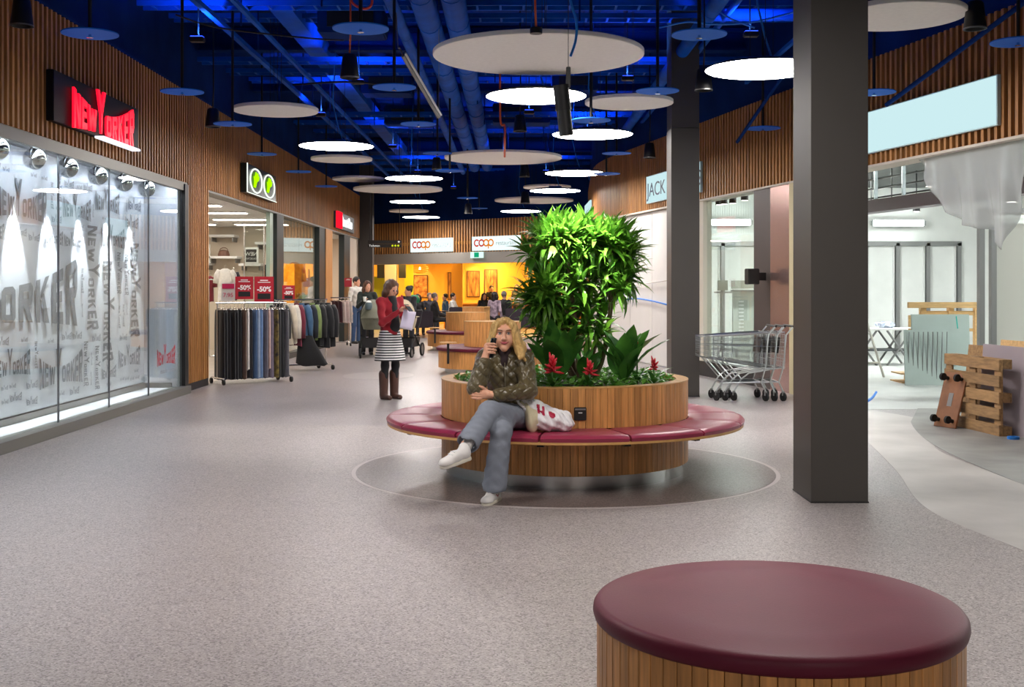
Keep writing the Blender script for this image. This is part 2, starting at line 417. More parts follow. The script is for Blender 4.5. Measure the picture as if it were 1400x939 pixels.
pipe('ceiling_pipe', 'blue slanted-looking pipe high on the side of the green shrub', [(2.42, 9, 4.9), (2.42, 36, 4.9)], .095, m_blue, rings=2.6)
pipe('ceiling_pipe', 'thin blue conduit running next to the pipe over the far column', [(2.68, 9, 4.95), (2.68, 36, 4.95)], .04, m_blue)
def rail(label, x, z, w, h, y0=8, y1=36, grp='blue strut rails'):
    return tag(obj('ceiling_rail', MB().bx(x-w/2, x+w/2, y0, y1, z-h/2, z+h/2), m_blue, origin=(x, y0, z)), label, 'rail', grp)
rail('thin blue strut rail running lengthwise over the left walkway', -3.1, 4.75, .05, .05, grp='lengthwise thin strut rails')
rail('thin blue strut rail running lengthwise over the left walkway', -3.75, 4.95, .07, .06, grp='lengthwise thin strut rails')
rail('flat blue rectangular air duct running lengthwise above the strut rails', -3.1, 5.38, .3, .22)
rail('thin blue strut rail running lengthwise beside the right slatted wall', 3.6, 4.7, .05, .05, 8, 18)
tag(obj('ceiling_pipe', MB().tube([(2.55, 14.8, 5.0), (7.5, 14.8, 5.0)], .085, 12), m_blue, smooth=40, origin=(2.55, 14.8, 5)), 'bright blue pipe crossing towards the slatted wall above the broad column', 'pipe')
zs = [9.5, 11.2, 12.6, 13.7, 15.2, 16.6, 18.1, 19.9, 21.6, 23.7, 26, 28.6, 31.5, 34.5, 38]
for i, z in enumerate(zs):
    t = thing('cable_tray', 'dark blue cable tray crossing the hall under the ceiling', 'cable tray', (0, z, 5.15), 0, 'crossing cable trays')
    h = 5.02+.16*(i % 3); xr = min(rx(z), 3.8) if z < 26 else 2.1
    for dy in (-.13, .13): obj('side_rail', MB().bx(XL+.02, xr+.2, z+dy-.015, z+dy+.015, h, h+.07), m_blue, t)
    b = MB(); x = XL+.2
    while x < xr: b.bx(x-.015, x+.015, z-.13, z+.13, h, h+.015); x += .3
    obj('rungs', b, m_blue, t, kind='stuff')
for i, z in enumerate((10.4, 14.4, 18.9, 22.8, 27.3, 32.9)):
    xr = min(rx(z), 5) if z < 26 else 2.1
    b = MB().bx(XL-.2, xr+.2, z-.12, z+.12, 5.66, 5.72).bx(XL-.2, xr+.2, z-.12, z+.12, 5.36, 5.40).bx(XL-.2, xr+.2, z-.02, z+.02, 5.4, 5.66)
    tag(obj('ceiling_beam', b, m_blue_d, origin=(0, z, 5.36)), 'dark blue steel beam spanning the hall below the ceiling slab', 'beam', 'steel cross beams')
# diagonal and vertical hangers
for i in range(34):
    x = random.uniform(-4.3, 2.0); z = random.uniform(10.5, 33)
    tag(obj('hanger_rod', MB().tube([(x, z, 4.72+random.random()*.25), (x, z, CEIL)], .012, 6), m_blue_d, origin=(x, z, 4.7)), 'thin dark blue hanger rod under the ceiling slab', 'rod', 'hanger rods')
for (x, z, w, d, h) in ((-3.7, 13.2, .8, .5, .35), (-2.2, 16.2, .9, .6, .35), (1.3, 11.9, .7, .6, .3), (1.1, 20.7, .8, .6, .4), (-2.25, 21.2, .9, .6, .35), (.2, 24.8, 1.2, .7, .4), (-2.2, 25.0, 1., .6, .4), (.1, 13.15, .7, .5, .3)):
    t = thing('air_unit', 'dark blue box-shaped air handling unit between the ceiling beams', 'air unit', (x, z, 5.2), 0, 'air units')
    obj('housing', MB().box((x, z, 5.2), (w, d, h)), m_blue_d, t, bevel=.02)
    obj('grille', MB().box((x, z-d/2-.01, 5.2), (w*.7, .02, h*.6)), m_black, t)
    obj('spigot', MB().cyl((x, z, 5.2+h/2), .12, .3, 16), m_blue, t, smooth=40)
# loose cables
def cable(label, pts, r, mat, n=16):
    P = []
    for i in range(len(pts)-1):
        p0 = Vector(pts[max(i-1, 0)]); p1 = Vector(pts[i]); p2 = Vector(pts[i+1]); p3 = Vector(pts[min(i+2, len(pts)-1)])
        for t in np.linspace(0, 1, n, endpoint=False): P.append(.5*((2*p1)+(p2-p0)*t+(2*p0-5*p1+4*p2-p3)*t*t+(3*p1-p0-3*p2+p3)*t**3))
    P.append(Vector(pts[-1]))
    return tag(obj('cable', MB().tube(P, r, 6), mat, smooth=True, origin=pts[0]), label, 'cable')
m_orange = M('orange_cable', 'd2572c', .5); m_cblue = M('blue_cable', '1e7fe0', .45)
DZ = lambda dy, dH: F*dH/dy
# ------------------------------------------------------------------ hanging discs
def disc_from_px(px, py, dH):
    Z = F*dH/(Y0-py); return Vector(((px-700)*Z/F, Z, CH+dH))
def hang(root, p, top, n=3, rad=.3, r=.0035, mat=None):
    for k in range(n):
        a = 2*PI*k/n+.5; q = (p.x+rad*math.cos(a), p.y+rad*math.sin(a), p.z)
        obj('suspension_wire', MB().tube([q, (q[0], q[1], top)], r, 5), mat or m_blackm, root)
m_lamp_body = M('dark_lamp_body', '26262b', .5, .2)
def lit_lamp(p, cab=None):
    t = thing('ceiling_lamp', 'lit round white disc lamp hanging on wires below the blue ceiling', 'lamp', p, 0, 'lit round disc lamps')
    obj('housing', MB().lathe([(.0001, .055), (.45, .055), (.52, .04), (.602, .012), (.604, .001), (.598, .0)], p, 56), m_lamp_body, t, smooth=30)
    obj('diffuser', MB().lathe([(.0001, -.004), (.585, -.004), (.598, .001)], p, 56), m_lamp, t, fixn=False, smooth=30)
    obj('power_box', MB().box((p.x, p.y, p.z+.085), (.3, .12, .06)), m_blue, t)
    hang(t, p+Vector((0, 0, .05)), CEIL-.006, 3, .14)
    obj('power_cord', MB().tube([(p.x+.1, p.y, p.z+.1), (p.x+.02, p.y, p.z+.35), (p.x-.06, p.y, p.z+.7), (p.x, p.y, CEIL)], .011, 6), m_cblue, t, smooth=True)
LIT = [(1043, 95), (733, 132), (810, 184), (460, 200), (786, 237), (566, 244), (759, 261), (564, 276), (712, 289), (576, 297), (610, 305), (672, 312.5), (580, 315), (508, 310)]
for px, py in LIT: lit_lamp(disc_from_px(px, py, 2.29))
for x, y in ((-2.5, 6.9), (1.25, 5.6), (-3.2, -3.5), (2.4, -2.2)): lit_lamp(Vector((x, y, CH+2.29)))  # unseen lamps outside the frame, added as fill light for the foreground
def white_disc(p, R, label, grp):
    t = thing('acoustic_disc', label, 'ceiling disc', p, 0, grp)
    obj('felt_panel', MB().lathe([(.0001, .05), (R-.006, .05), (R, .044), (R, .006), (R-.006, 0), (.0001, 0)], p, 72), m_acoustic, t, smooth=30)
    hang(t, p+Vector((0, 0, .05)), CEIL-.006, 4, .08)
for px, py, dh in ((736, 77, 2.5), (688, 217, 2.5), (544, 260, 2.3), (730, 275, 2.5)):
    white_disc(disc_from_px(px, py, dh), 1.14*dh/2.5, 'large unlit white felt disc hanging under the blue ceiling', 'large felt discs')
for px, py in ((860, 142), (377, 152.5), (467, 219), (490, 246), (748, 257), (559, 289.5), (1229, 24)):
    white_disc(disc_from_px(px, py, 2.3 if px == 559 else 2.5), .6, 'small unlit white felt disc hanging under the blue ceiling', 'small felt discs')
def blue_disc(p, post=True):
    t = thing('blue_disc', 'thin blue disc on a slim rod hanging from the ceiling', 'ceiling disc', p, 0, 'blue discs on rods')
    obj('plate', MB().lathe([(.0001, .012), (.248, .012), (.25, .006), (.248, 0), (.0001, 0)], p, 40), m_blue_disc, t, smooth=30)
    tp_ = 4.82 if -1.2 < p.x < -.56 and p.y < 32.5 else CEIL-.005
    obj('rod', MB().tube([p+Vector((0, 0, .01)), (p.x, p.y, tp_)], .018, 8), m_blackm, t, smooth=40)
    obj('nozzle', MB().lathe([(.0001, 0), (.012, 0), (.016, -.02), (.03, -.026), (.03, -.03), (.0001, -.032)], p, 12), m_chrome, t, smooth=40)
for px, py in ((123, 47), (249, 126), (318, 170), (358, 211), (408, 235), (446, 255), (493, 40), (539, 120), (572, 170), (598, 210), (615, 234), (639, 271), (956, 48), (899, 125), (808, 165), (843, 210), (829, 238), (1195, 127), (1043, 176), (1392, 58), (655, 285)):
    blue_disc(disc_from_px(px, py, {(829, 238): 2.05, (808, 165): 2.1, (318, 170): 2.15, (615, 234): 2.0, (639, 271): 2.1}.get((px, py), 2.28)))
def pendant(px, py, Z, s=1., cord=None, lit=0):
    p = W(px, py, Z)                     # bottom centre
    t = thing('pendant_spot', 'black cone-shaped spot hanging from the ceiling', 'spotlight', p, 0, 'black pendant spots')
    obj('housing', MB().lathe([(.0001, .25*s), (.06*s, .25*s), (.075*s, .23*s), (.1*s, .015*s), (.1*s, 0), (.085*s, 0), (.075*s, .04*s), (.0001, .05*s)], p, 24), m_black, t, smooth=35)
    obj('trim_ring', MB().lathe([(.101*s, .012), (.103*s, .012), (.103*s, 0), (.09*s, 0)], p, 24), m_alu, t, smooth=35)
    if lit: light('SPOT', 'pendant_light', p-Vector((0, 0, .01)), lit, (1, .95, .88), .05, p-Vector((0, 0, 3)), t, 1.3, .7)
    obj('cord', MB().tube([p+Vector((0, 0, .25*s)), p+Vector((.01, 0, .5)), (p.x, p.y, CEIL)], .01, 6), cord or m_black, t, smooth=True)
for a in ((478, 107, 12.3, 1, m_orange, 250), (711, 180, 17.6, 1, None, 250), (962, 124, 13.2, 1, None, 300), (1333, 40, 10.6), (30, 36, 10.6), (291, 174, 15.6), (888, 216, 19.5), (717, 242, 25, 1.1), (718, 278, 31, 1.25), (597, 232, 21.6, .9), (640, 292, 32, 1.1)): pendant(*a)
# adjustable spot hanging in front of the large felt disc, black puck with an orange cord
p = W(777, 95, 9.2)
t = thing('track_spot', 'black cylindrical spot hanging on a thin wire in front of the large felt disc', 'spotlight', p)
obj('wire', MB().tube([p+Vector((0, 0, .02)), (p.x, p.y, CEIL)], .003, 5), m_blackm, t)
obj('bracket', MB().box(p-Vector((0, 0, .06)), (.035, .03, .16)), m_black, t, bevel=.004)
d = Vector((.12, .12, -1)).normalized(); q = p+Vector((-.06, 0, -.12))
obj('body', MB().tube([q, q+d*.2], .062, 20), m_blackm, t, smooth=40)
obj('snout', MB().tube([q+d*.2, q+d*.4], .056, 20), m_black, t, smooth=40)
obj('lens', MB().tube([q+d*.4, q+d*.403], .05, 20), EM('spot_lens', 'fff2e0', 6), t)
light('SPOT', 'spot_light', q+d*.42, 850, (1, .95, .85), .05, (.60, 10.0, 1.75), t, .85, .45)
p = disc_from_px(736, 77, 2.5)
t = thing('ceiling_puck', 'small black puck fixture with an orange cord above the large felt disc', 'fixture', W(733, 46, p.y-1.35))
q = Vector(t.location); obj('puck', MB().cyl(q, .06, .055, 20), m_black, t, smooth=40)
obj('cord', MB().tube([q+Vector((0, 0, .05)), q+Vector((-.01, 0, .3)), q+Vector((-.03, 0, 1.2))], .012, 6), m_orange, t, smooth=True)
cable('blue cable looping down in front of the large felt disc', [W(781, -30, 11.2), W(780, 0, 11.2), W(788, 30, 11.2), W(787, 55, 11.2), W(780, 77, 11.2)], .014, m_cblue)
cable('orange cord dropping onto the second large felt disc', [Vector((-.2, 20, CEIL)), W(684, 160, 20), W(690, 172, 20), W(690, 195, 20), W(690, 214, 21)], .02, m_orange)
cable('red cable coil dangling at the top beside a blue disc', [W(480, -10, 12), W(482, 4, 12), W(498, 12, 12), W(508, 6, 12), W(508, -10, 12)], .014, M('red_cable', 'c23a2c', .5))
cable('bright blue cable sagging across to the broad column', [W(900, 38, 14), W(940, 30, 14), W(975, 33, 14), W(1030, 30, 14), W(1095, 14, 14)], .012, m_cblue)
cable('short bright blue cable crossing the sagging one beside the broad column', [W(978, 12, 14), W(1000, 26, 14), W(1032, 38, 14)], .012, m_cblue)
cable('dark drooping cable between the left strut rails', [W(240, 20, 13), W(300, 38, 13.3), W(420, 52, 13.6), W(470, 55, 13.6)], .01, m_blackm)
cable('dark drooping cable below the left cable trays', [W(400, 116, 17), W(470, 112, 17), W(530, 116, 17.5), W(575, 122, 18)], .014, m_blackm)
a, c = W(551, 76, 14), W(600, 160, 15)
t = thing('hanging_batten', 'grey unlit tube batten hanging loose at a slant', 'batten', c)
obj('channel', MB().tube([a, c], .025, 8), m_alu, t); obj('wire', MB().tube([c, (c.x, c.y, CEIL)], .004, 5), m_alu, t); obj('tube', MB().tube([a+Vector((.03, -.03, .02)), c+Vector((.03, -.03, .02))], .014, 8), m_white, t)
cable('thin bent wire holding the slanted batten', [Vector((-1.42, 14, CEIL)), W(543, 50, 14), W(547, 66, 14), W(551, 76, 14)], .01, m_alu)
for (px, py, Z, ln) in ((1400, 22, 10.4, 0),):
    pass
tag(obj('wall_pipe', MB().tube([(5.0, 11.2, 4.35), (4.45, 13.9, 3.72)], .028, 10), m_blue_d, smooth=40, origin=(4.45, 13.9, 3.72)), 'dark blue pipe leaning down across the slatted wall near the blank sign', 'pipe')
tag(obj('wall_pipe', MB().tube([(3.55, 15.2, 4.35), (3.25, 16.9, 3.65)], .024, 10), m_blue_d, smooth=40, origin=(3.25, 16.9, 3.65)), 'thin blue pipe slanting down across the slatted wall beside the broad column', 'pipe')
# blue floodlights above the discs
m_flood = EM('blue_flood_lens', '2a4cff', 4)
for (x, y, k) in ((-3.9, 14.5, 1.), (-2.3, 17.5, 1.2), (-3.4, 20.8, 1), (1.6, 12.2, 1), (2.9, 14.2, 1.1), (1.7, 17.2, 1.1), (.3, 20.5, .9), (1.5, 23.2, 1.1), (-1.6, 12.2, .8), (-.2, 27, 1), (-2.6, 25.5, .8), (.9, 31, 1), (-2.5, 31, .8), (-1.8, 36, .8), (4.0, 11.5, .7), (-4.1, 10.8, .6)):
    t = thing('floodlight', 'small blue floodlight aimed at the ceiling slab', 'floodlight', (x, y, 4.62), 0, 'blue floodlights')
    obj('housing', MB().box((x, y, 4.62), (.18, .12, .06)), m_black, t, bevel=.01)
    obj('stem', MB().tube([(x, y+.06, 4.62), (x, y+.06, CEIL)], .01, 6), m_blackm, t)
    obj('lens', MB().box((x, y, 4.655), (.15, .09, .008)), m_flood, t)
    light('SPOT', 'blue_light', (x, y, 4.68), BLUE_WATT*k, (.04, .2, 1), .06, (x+.1, y+.3, 6), t, 2.6, .6)
# ------------------------------------------------------------------ lettering of the fashion shop
def q4(*p): return list(p)
GLYPH = {
 'N': (1., [[(0,0),(.26,0),(.26,1),(0,1)], [(.74,0),(1,0),(1,1),(.74,1)], [(.02,1),(.32,1),(.98,0),(.68,0)]]),
 'E': (.78, [[(0,0),(.36,0),(.36,1),(0,1)], [(.36,0),(1,0),(1,.22),(.36,.22)], [(.36,.4),(.9,.4),(.9,.6),(.36,.6)], [(.36,.78),(1,.78),(1,1),(.36,1)]]),
 'W': (1.35, [[(0,1),(.22,1),(.38,0),(.18,0)], [(.38,0),(.18,0),(.42,.95),(.58,.95)], [(.62,0),(.82,0),(.58,.95),(.42,.95)], [(.62,0),(.82,0),(1,1),(.78,1)]]),
 'Y': (1.2, [[(.36,0),(.64,0),(.64,.5),(.36,.5)], [(0,1),(.3,1),(.64,.5),(.36,.46)], [(1,1),(.7,1),(.36,.5),(.64,.46)]]),
 'O': (.82, [[(0,.12),(.3,.2),(.3,.8),(0,.88)], [(1,.12),(.7,.2),(.7,.8),(1,.88)], [(0,.12),(.2,0),(.8,0),(1,.12),(.7,.22),(.3,.22)], [(0,.88),(.3,.78),(.7,.78),(1,.88),(.8,1),(.2,1)]]),
 'R': (.86, [[(0,0),(.32,0),(.32,1),(0,1)], [(.32,.8),(.32,1),(.85,1),(1,.88),(.7,.8)], [(.7,.55),(1,.55),(1,.88),(.7,.85)], [(.32,.42),(.85,.42),(1,.55),(.7,.6),(.32,.6)], [(.38,.42),(.7,.42),(1,0),(.68,0)]]),
 'K': (.9, [[(0,0),(.32,0),(.32,1),(0,1)], [(.3,.45),(.34,.7),(.68,1),(1,1)], [(.36,.62),(.6,.66),(1,0),(.66,0)]])}
def ny_logo(mb, fr, w, h, depth=0., mi=0):
    word = 'NEWYORKER'; gap = .2; tot = sum(GLYPH[c][0] for c in word)+gap*8; x = 0.
    for i, c in enumerate(word):
        gw, quads = GLYPH[c]
        for qd in quads:
            P = []
            for u, v in qd:
                X = (x+u*gw)/tot; s = (2*X-.92); top = .52+.36*s*s; bot = .1*(1-s*s)
                if c == 'Y': top = 1.0; X += (v-.5)*.02*(1 if u > .5 else -1)
                P.append((X*w, (bot+(top-bot)*v)*h))
            if depth: mb.prism(P, depth, fr, mi)
            else: mb.add([fr(u, v, 0) for u, v in P], [tuple(range(len(P)))], mi)
        x += gw+gap
    return mb
def LW(x0, y0, z0): return lambda u, v, w: (x0+w, y0+u, z0+v)         # on the left wall, facing the hall
def RW(p, t, z0):                                                     # on the right wall, read far to near
    n = Vector((-t.y, t.x)); return lambda u, v, w: (p.x-t.x*u+n.x*w, p.y-t.y*u+n.y*w, z0+v)
def FW(x0, y0, z0): return lambda u, v, w: (x0+u, y0-w, z0+v)         # facing the camera

# the lit red sign
t = thing('shop_sign', 'black sign box with glowing red NEW YORKER letters on the slatted wall', 'sign', (-4.76, 13.4, 3.28))
obj('box', MB().bx(-4.8, -4.72, 12.05, 14.78, 3.27, 3.8), M('satin_black', '101016', .5, spec=.2), t, bevel=.006)
obj('letters', ny_logo(MB(), LW(-4.7, 12.5, 3.25), 1.98, .54, .025), M('red_sign_face', 'd80f2c', .4, emit='ff1030', es=1.3), t)
obj('light_ledge', MB().bx(-4.71, -4.6, 13.2, 14.5, 3.235, 3.262), EM('white_ledge', 'f4f4ff', 1.2), t, bevel=.004)

# ------------------------------------------------------------------ window_1: the display window
m_kerb = m_grey_metal
b = MB().bx(-4.93, -4.72, 4.6, 17.22, 0, .11, 0).bx(-4.9, -4.78, 17.12, 17.3, 0, FB-.035, 1).bx(-4.87, -4.80, 4.6, 17.15, FB-.13, FB-.035, 0)
w1 = struct('window_1', b, [m_kerb, m_black])
zs = [4.75, 6.3, 7.85, 9.4, 10.95, 12.5, 14.07, 15.6, 17.12]
for a, c in zip(zs, zs[1:]):
    obj('pane', MB().bx(-4.852, -4.84, a+.005, c-.005, .11, FB-.13), m_glass, w1)
    obj('pane_joint', MB().bx(-4.856, -4.836, c-.006, c+.006, .11, FB-.13), M('grey_silicone', '5c6064', .5), w1)
m_disp = M('white_display_floor', 'dcdce0', .35)
b = MB().bx(-5.5, -4.93, 4.6, 17.2, 0, .1, 0).bx(-5.5, -5.38, 4.6, 17.2, .1, FB, 1).bx(-5.5, -4.86, 17.0, 17.25, .1, FB, 1).bx(-5.5, -4.86, 4.6, 17.2, FB-.02, FB+.1, 1).bx(-5.36, -5.30, 4.6, 16.95, .1, .17, 2).bx(-5.36, -4.93, 16.92, 16.98, .1, .17, 2)
struct('wall_display', b, [m_disp, M('white_display_wall', 'd9dae0', .5), m_kerb])
# the printed banner
m_print = M('grey_logo_print', '75787f', .6); m_sheet = M('banner_sheet', 'd3d6de', .5)
t = thing('window_banner', 'white window banner printed all over with grey shop logos', 'banner', (-5.28, 13, .17))
obj('sheet', MB().grid(lambda u, v: (-5.27+.004*math.sin(u*40), 8+8.75*u, .2+2.75*v), 60, 2), m_sheet, t, fixn=False)
b = MB(); X = -5.255
ny_logo(b, LW(X, 9.9, 1.1), 4.25, .86)
big = [(9.9, 1.08, 4.3, .9)]
def hits(y, z, w, h):
    return any(y < a+c+.03 and a < y+w+.03 and z < d+e+.03 and d < z+h+.03 for a, d, c, e in big)
R2 = random.Random(3)
for w in [1.3]*7+[.9]*12+[.55]*30+[.3]*70+[.16]*90:
    for k in range(30):
        vert = R2.random() < .42; h = w*.34
        ww, hh = (h, w) if vert else (w, h)
        y = R2.uniform(9.2, 16.6-ww); z = R2.uniform(.26, 2.85-hh)
        if hits(y, z, ww, hh): continue
        big.append((y, z, ww, hh))
        if vert: ny_logo(b, (lambda u, v, w_, y=y, z=z, h=h, w=w: (X, y+v, z+w-u)), w, h)
        else: ny_logo(b, LW(X, y, z), w, h)
        break
obj('logo_print', b, m_print, t, fixn=False)
t = thing('window_sticker', 'small red NEW YORKER logo sticker on the white return of the display window', 'sticker', (-4.836, 16.1, .34))
obj('logo', ny_logo(MB(), LW(-4.8355, 15.95, .46), .85, .3), M('red_vinyl', 'b0122c', .5), t, fixn=False)
obj('tagline', text_geo('dress for the moment', .09, 0, 'LEFT', LW(-4.8355, 16.1, .36)), M('grey_vinyl', '9a9aa2', .5), t, fixn=False)
for y0 in (5, 7, 9, 11, 13, 15):  # strips added out of sight to brighten the window display
    t = thing('fill_strip_light', 'added white fill strip light, unseen behind the window header', 'strip light', (-4.93, y0+1, 3.02), 0, 'added fill strips over the display')
    obj('channel', MB().bx(-4.96, -4.9, y0+.05, y0+1.95, 3.04, 3.08), m_alu, t); obj('diffuser', MB().bx(-4.955, -4.905, y0+.08, y0+1.92, 3.03, 3.04), EM('cool_fill_strip', 'e6eeff', 75), t)
# chrome ball spots along the top of the window
for i, y in enumerate((9.45, 10.4, 11.4, 12.3, 13.22, 14.18, 15.13, 16.08)):
    p = Vector((-5.02, y, 2.9))
    t = thing('display_spot', 'chrome ball spotlight on a black mount inside the logo window', 'spotlight', (p.x, p.y, 2.78), 0, 'chrome ball spots')
    obj('mount', MB().bx(p.x-.06, p.x+.06, y-.16, y+.16, 3.03, 3.08).bx(p.x-.03, p.x+.03, y-.03, y+.03, 2.99, 3.04), m_black, t)
    d = Vector((-.45, .02, -1)).normalized()
    n = 20; prof = [(.115*math.sin(PI*k/n), -.115*math.cos(PI*k/n)) for k in range(3, n+1)]; prof[-1] = (.0001, .115)
    obj('ball', MB().lathe(prof, p, 28, axis=-d), m_chrome, t, smooth=True)
    obj('yoke', MB().tube([p+Vector((0, .122*math.cos(a), .122*math.sin(a))) for a in np.linspace(0, PI, 13)], .008, 6), m_black, t)
    obj('lamp', MB().lathe([(.0001, .0), (.05, 0)], p+d*.1, 20, axis=d), EM('spot_face', 'f4f6ff', 12), t, fixn=False)
    light('SPOT', 'spot_beam', p+d*.13, 420, (.93, .96, 1), .02, (-5.27, y+.12, 1.2), t, .66, .35)

# ------------------------------------------------------------------ clothes shop interior behind the left opening
m_in = M('warm_shop_wall', 'd8cbb9', .6); m_inlit = EM('shop_tube', 'fff6e8', 17)
b = MB().bx(-9.2, -9, 17.5, 29.4, 0, 3.1, 0).bx(-9.2, XL-.1, 29.25, 29.45, 0, 3.1, 0).bx(-9.2, XL-.25, 17.3, 17.5, 0, 3.1, 0).bx(-9.2, XL-.2, 17.3, 29.4, 3.06, 3.2, 1)
struct('wall_shop', b, [m_in, m_white])
struct('floor_shop', MB().bx(-9, XL-.06, 17.5, 29.25, 0, .004), M('pale_shop_floor', 'b9aea2', .35, nz=.1, ns=2))
for (x, y) in ((-5.9, 19.2), (-5.9, 21.2), (-5.9, 23.3), (-5.9, 25.6), (-5.9, 27.6), (-7.6, 20.2), (-7.6, 24.3), (-7.6, 27.5)):
    t = thing('shop_ceiling_light', 'lit rectangular panel in the clothes shop ceiling', 'ceiling light', (x, y, 3.03), 0, 'lit panels in the clothes shop')
    obj('frame', MB().bx(x-.64, x+.64, y-.2, y+.2, 3.03, 3.06), m_white, t); obj('panel', MB().bx(x-.6, x+.6, y-.16, y+.16, 3.022, 3.032), m_inlit, t)
# the shop front: door_1 opening posts and window_2 panes
b = MB().bx(XL-.16, XL+.02, 24.05, 24.75, 0, FB-.035, 0).bx(XL-.1, XL-.02, 23.55, 23.85, 0, FB-.035, 1).bx(XL-.16, XL+.02, 29.35, 30.25, 0, FB-.035, 0).bx(XL-.16, XL+.02, 24.75, 29.35, 0, .12, 0)
w2 = struct('window_2', b, [m_dark_frame, M('green_glass_edge', 'a9bfae', .25)])
obj('pane', MB().bx(XL-.07, XL-.058, 24.75, 27.0, .12, FB-.035), m_glass, w2); obj('pane', MB().bx(XL-.07, XL-.058, 27.01, 29.35, .12, FB-.035), m_glass, w2)
b = MB().bx(XL-.18, XL+.04, 30.25, 31.35, 0, FB-.03); struct('trim_1', b, m_wood)
b = MB().bx(XL-.14, XL+.02, 33.7, 34.9, 0, FB-.035, 0); struct('trim_2', b, m_dark_frame)
b = MB().bx(-8, XL-.2, 36.6, 36.8, 0, 3.1, 0).bx(-8.1, -8, 30, 36.8, 0, 3.1, 0).bx(-8, XL-.2, 29.45, 29.6, 0, 3.1, 0).bx(-8, XL-.2, 29.4, 36.8, 3.06, 3.2, 1).bx(XL-.2, XL-.02, 34.9, 37.5, 0, FB, 0)
struct('wall_shop', b, [M('cream_shop_wall', 'e3d3c0', .6), m_white])
for y in (31.8, 34.4):
    t = thing('shop_ceiling_light', 'lit square panel in the ceiling of the second clothes shop', 'ceiling light', (-6.2, y, 3.03), 0, 'lit panels in the second clothes shop')
    obj('frame', MB().bx(-6.9, -5.5, y-.4, y+.4, 3.03, 3.06), m_white, t); obj('panel', MB().bx(-6.85, -5.55, y-.35, y+.35, 3.022, 3.032), m_inlit, t)
# the sign with two green emblems
t = thing('shop_sign', 'black sign box with two white rings holding lime green emblems', 'sign', (-4.76, 22, 3.24))
obj('box', MB().bx(-4.8, -4.7, 20.7, 23.3, 3.24, 3.76), M('sign_black', '141a16', .3), t, bevel=.005)
m_ring = EM('white_ring_light', 'f6fff2', 1.3); m_lime = EM('lime_emblem', '9bf000', 1.6)
b = MB().bx(-4.69, -4.68, 20.7, 20.74, 3.24, 3.76).bx(-4.69, -4.68, 20.7, 23.3, 3.24, 3.252)
obj('light_edge', b, m_ring, t)
for yc in (21.45, 22.6):
    obj('ring', MB().tube([(-4.685, yc+.49*math.cos(a), 3.5+.215*math.sin(a)) for a in np.linspace(0, 2*PI, 41)[:-1]], .014, 6, closed=True), m_ring, t, smooth=True)
    obj('emblem', MB().prism([(-.22, -.12), (-.1, -.13), (.0, -.02), (.16, .02), (.2, .1), (.12, .09), (.1, .15), (.0, .11), (-.06, .16), (-.1, .08), (-.2, .07), (-.16, -.02)], .02, LW(-4.69, yc, 3.5)), m_lime, t)
t = thing('shop_sign', 'dark sign with a red square and white Street One lettering', 'sign', (-4.76, 33, 3.2))
obj('box', MB().bx(-4.8, -4.74, 31.5, 35.1, 3.17, 3.62), M('sign_grey', '3b4048', .4), t)
obj('red_square', MB().bx(-4.74, -4.68, 31.5, 32.35, 3.17, 3.62), EM('red_square_light', 'e8142a', 1.5), t)
obj('lettering', text_geo('Street One', .40, .02, 'LEFT', lambda u, v, w: (-4.72+w, 32.45+u*1.15, 3.27+v), bold=.008), EM('white_letters', 'ffffff', 1.25), t)

# ------------------------------------------------------------------ clothes racks
def rack(p0, p1, h, label):
    p0, p1 = Vector((*p0, 0)), Vector((*p1, 0)); d = (p1-p0).normalized(); n = Vector((-d.y, d.x, 0))
    t = thing('clothes_rack', label, 'clothes rack', (p0+p1)/2)
    for p in (p0, p1):
        obj('post', MB().tube([p+Vector((0, 0, .1)), p+Vector((0, 0, h))], .014, 10), m_chrome, t, smooth=40)
        obj('foot_bar', MB().tube([p-n*.25+Vector((0, 0, .1)), p+n*.25+Vector((0, 0, .1))], .014, 8), m_chrome, t, smooth=40)
        for s in (-1, 1):
            c = p+n*.25*s+Vector((0, 0, .045)); obj('castor', MB().cyl(c-d*.015, .045, .03, 14, axis=d), m_rubber, t, smooth=40)
    obj('rail', MB().tube([p0-d*.03+Vector((0, 0, h)), p1+d*.03+Vector((0, 0, h))], .014, 10), m_chrome, t, smooth=40)
    obj('base_bar', MB().tube([p0+Vector((0, 0, .1)), p1+Vector((0, 0, .1))], .014, 8), m_chrome, t, smooth=40)
    return t
def fabric(col, pat=None):
    return M('cloth_'+col+(pat or ''), col, .85, nz=.12, ns=14, bump=.1, bs=30, sheen=.2, col2=pat)
def soft_tube(b, c, prof, seed, n=18, rip=.18, tilt=(0, 0)):
    """a hanging cloth body: prof = [(z, half width, half depth)], vertical folds"""
    r = random.Random(seed); ph = [r.uniform(0, 6.3) for _ in range(3)]; vs = []; k = len(prof); z0 = prof[0][0]
    for z, w, d in prof:
        g = (z0-z)
        for j in range(n):
            a = 2*PI*j/n; f = 1+rip*min(1, g*2)*(math.sin(5*a+ph[0])*.5+math.sin(3*a+ph[1])*.5)
            vs.append((c[0]+w*math.cos(a)+tilt[0]*g, c[1]+d*math.sin(a)*f+tilt[1]*g, c[2]+z+.012*math.sin(3*a+ph[2])*min(1, g*2)))
    fs = [(i*n+j, i*n+(j+1) % n, (i+1)*n+(j+1) % n, (i+1)*n+j) for i in range(k-1) for j in range(n)]+[tuple(range(n))[::-1], tuple((k-1)*n+j for j in range(n))]
    return b.add(vs, fs)
def hook(t, top):
    obj('hanger', MB().tube([(0, 0, -.03), (0, 0, .015), (.012, 0, .035), (0, 0, .05), (-.016, 0, .04)], .003, 5).tube([(0, -.17, -.06), (0, 0, -.03), (0, .17, -.06)], .006, 6), m_chrome, t, smooth=True)
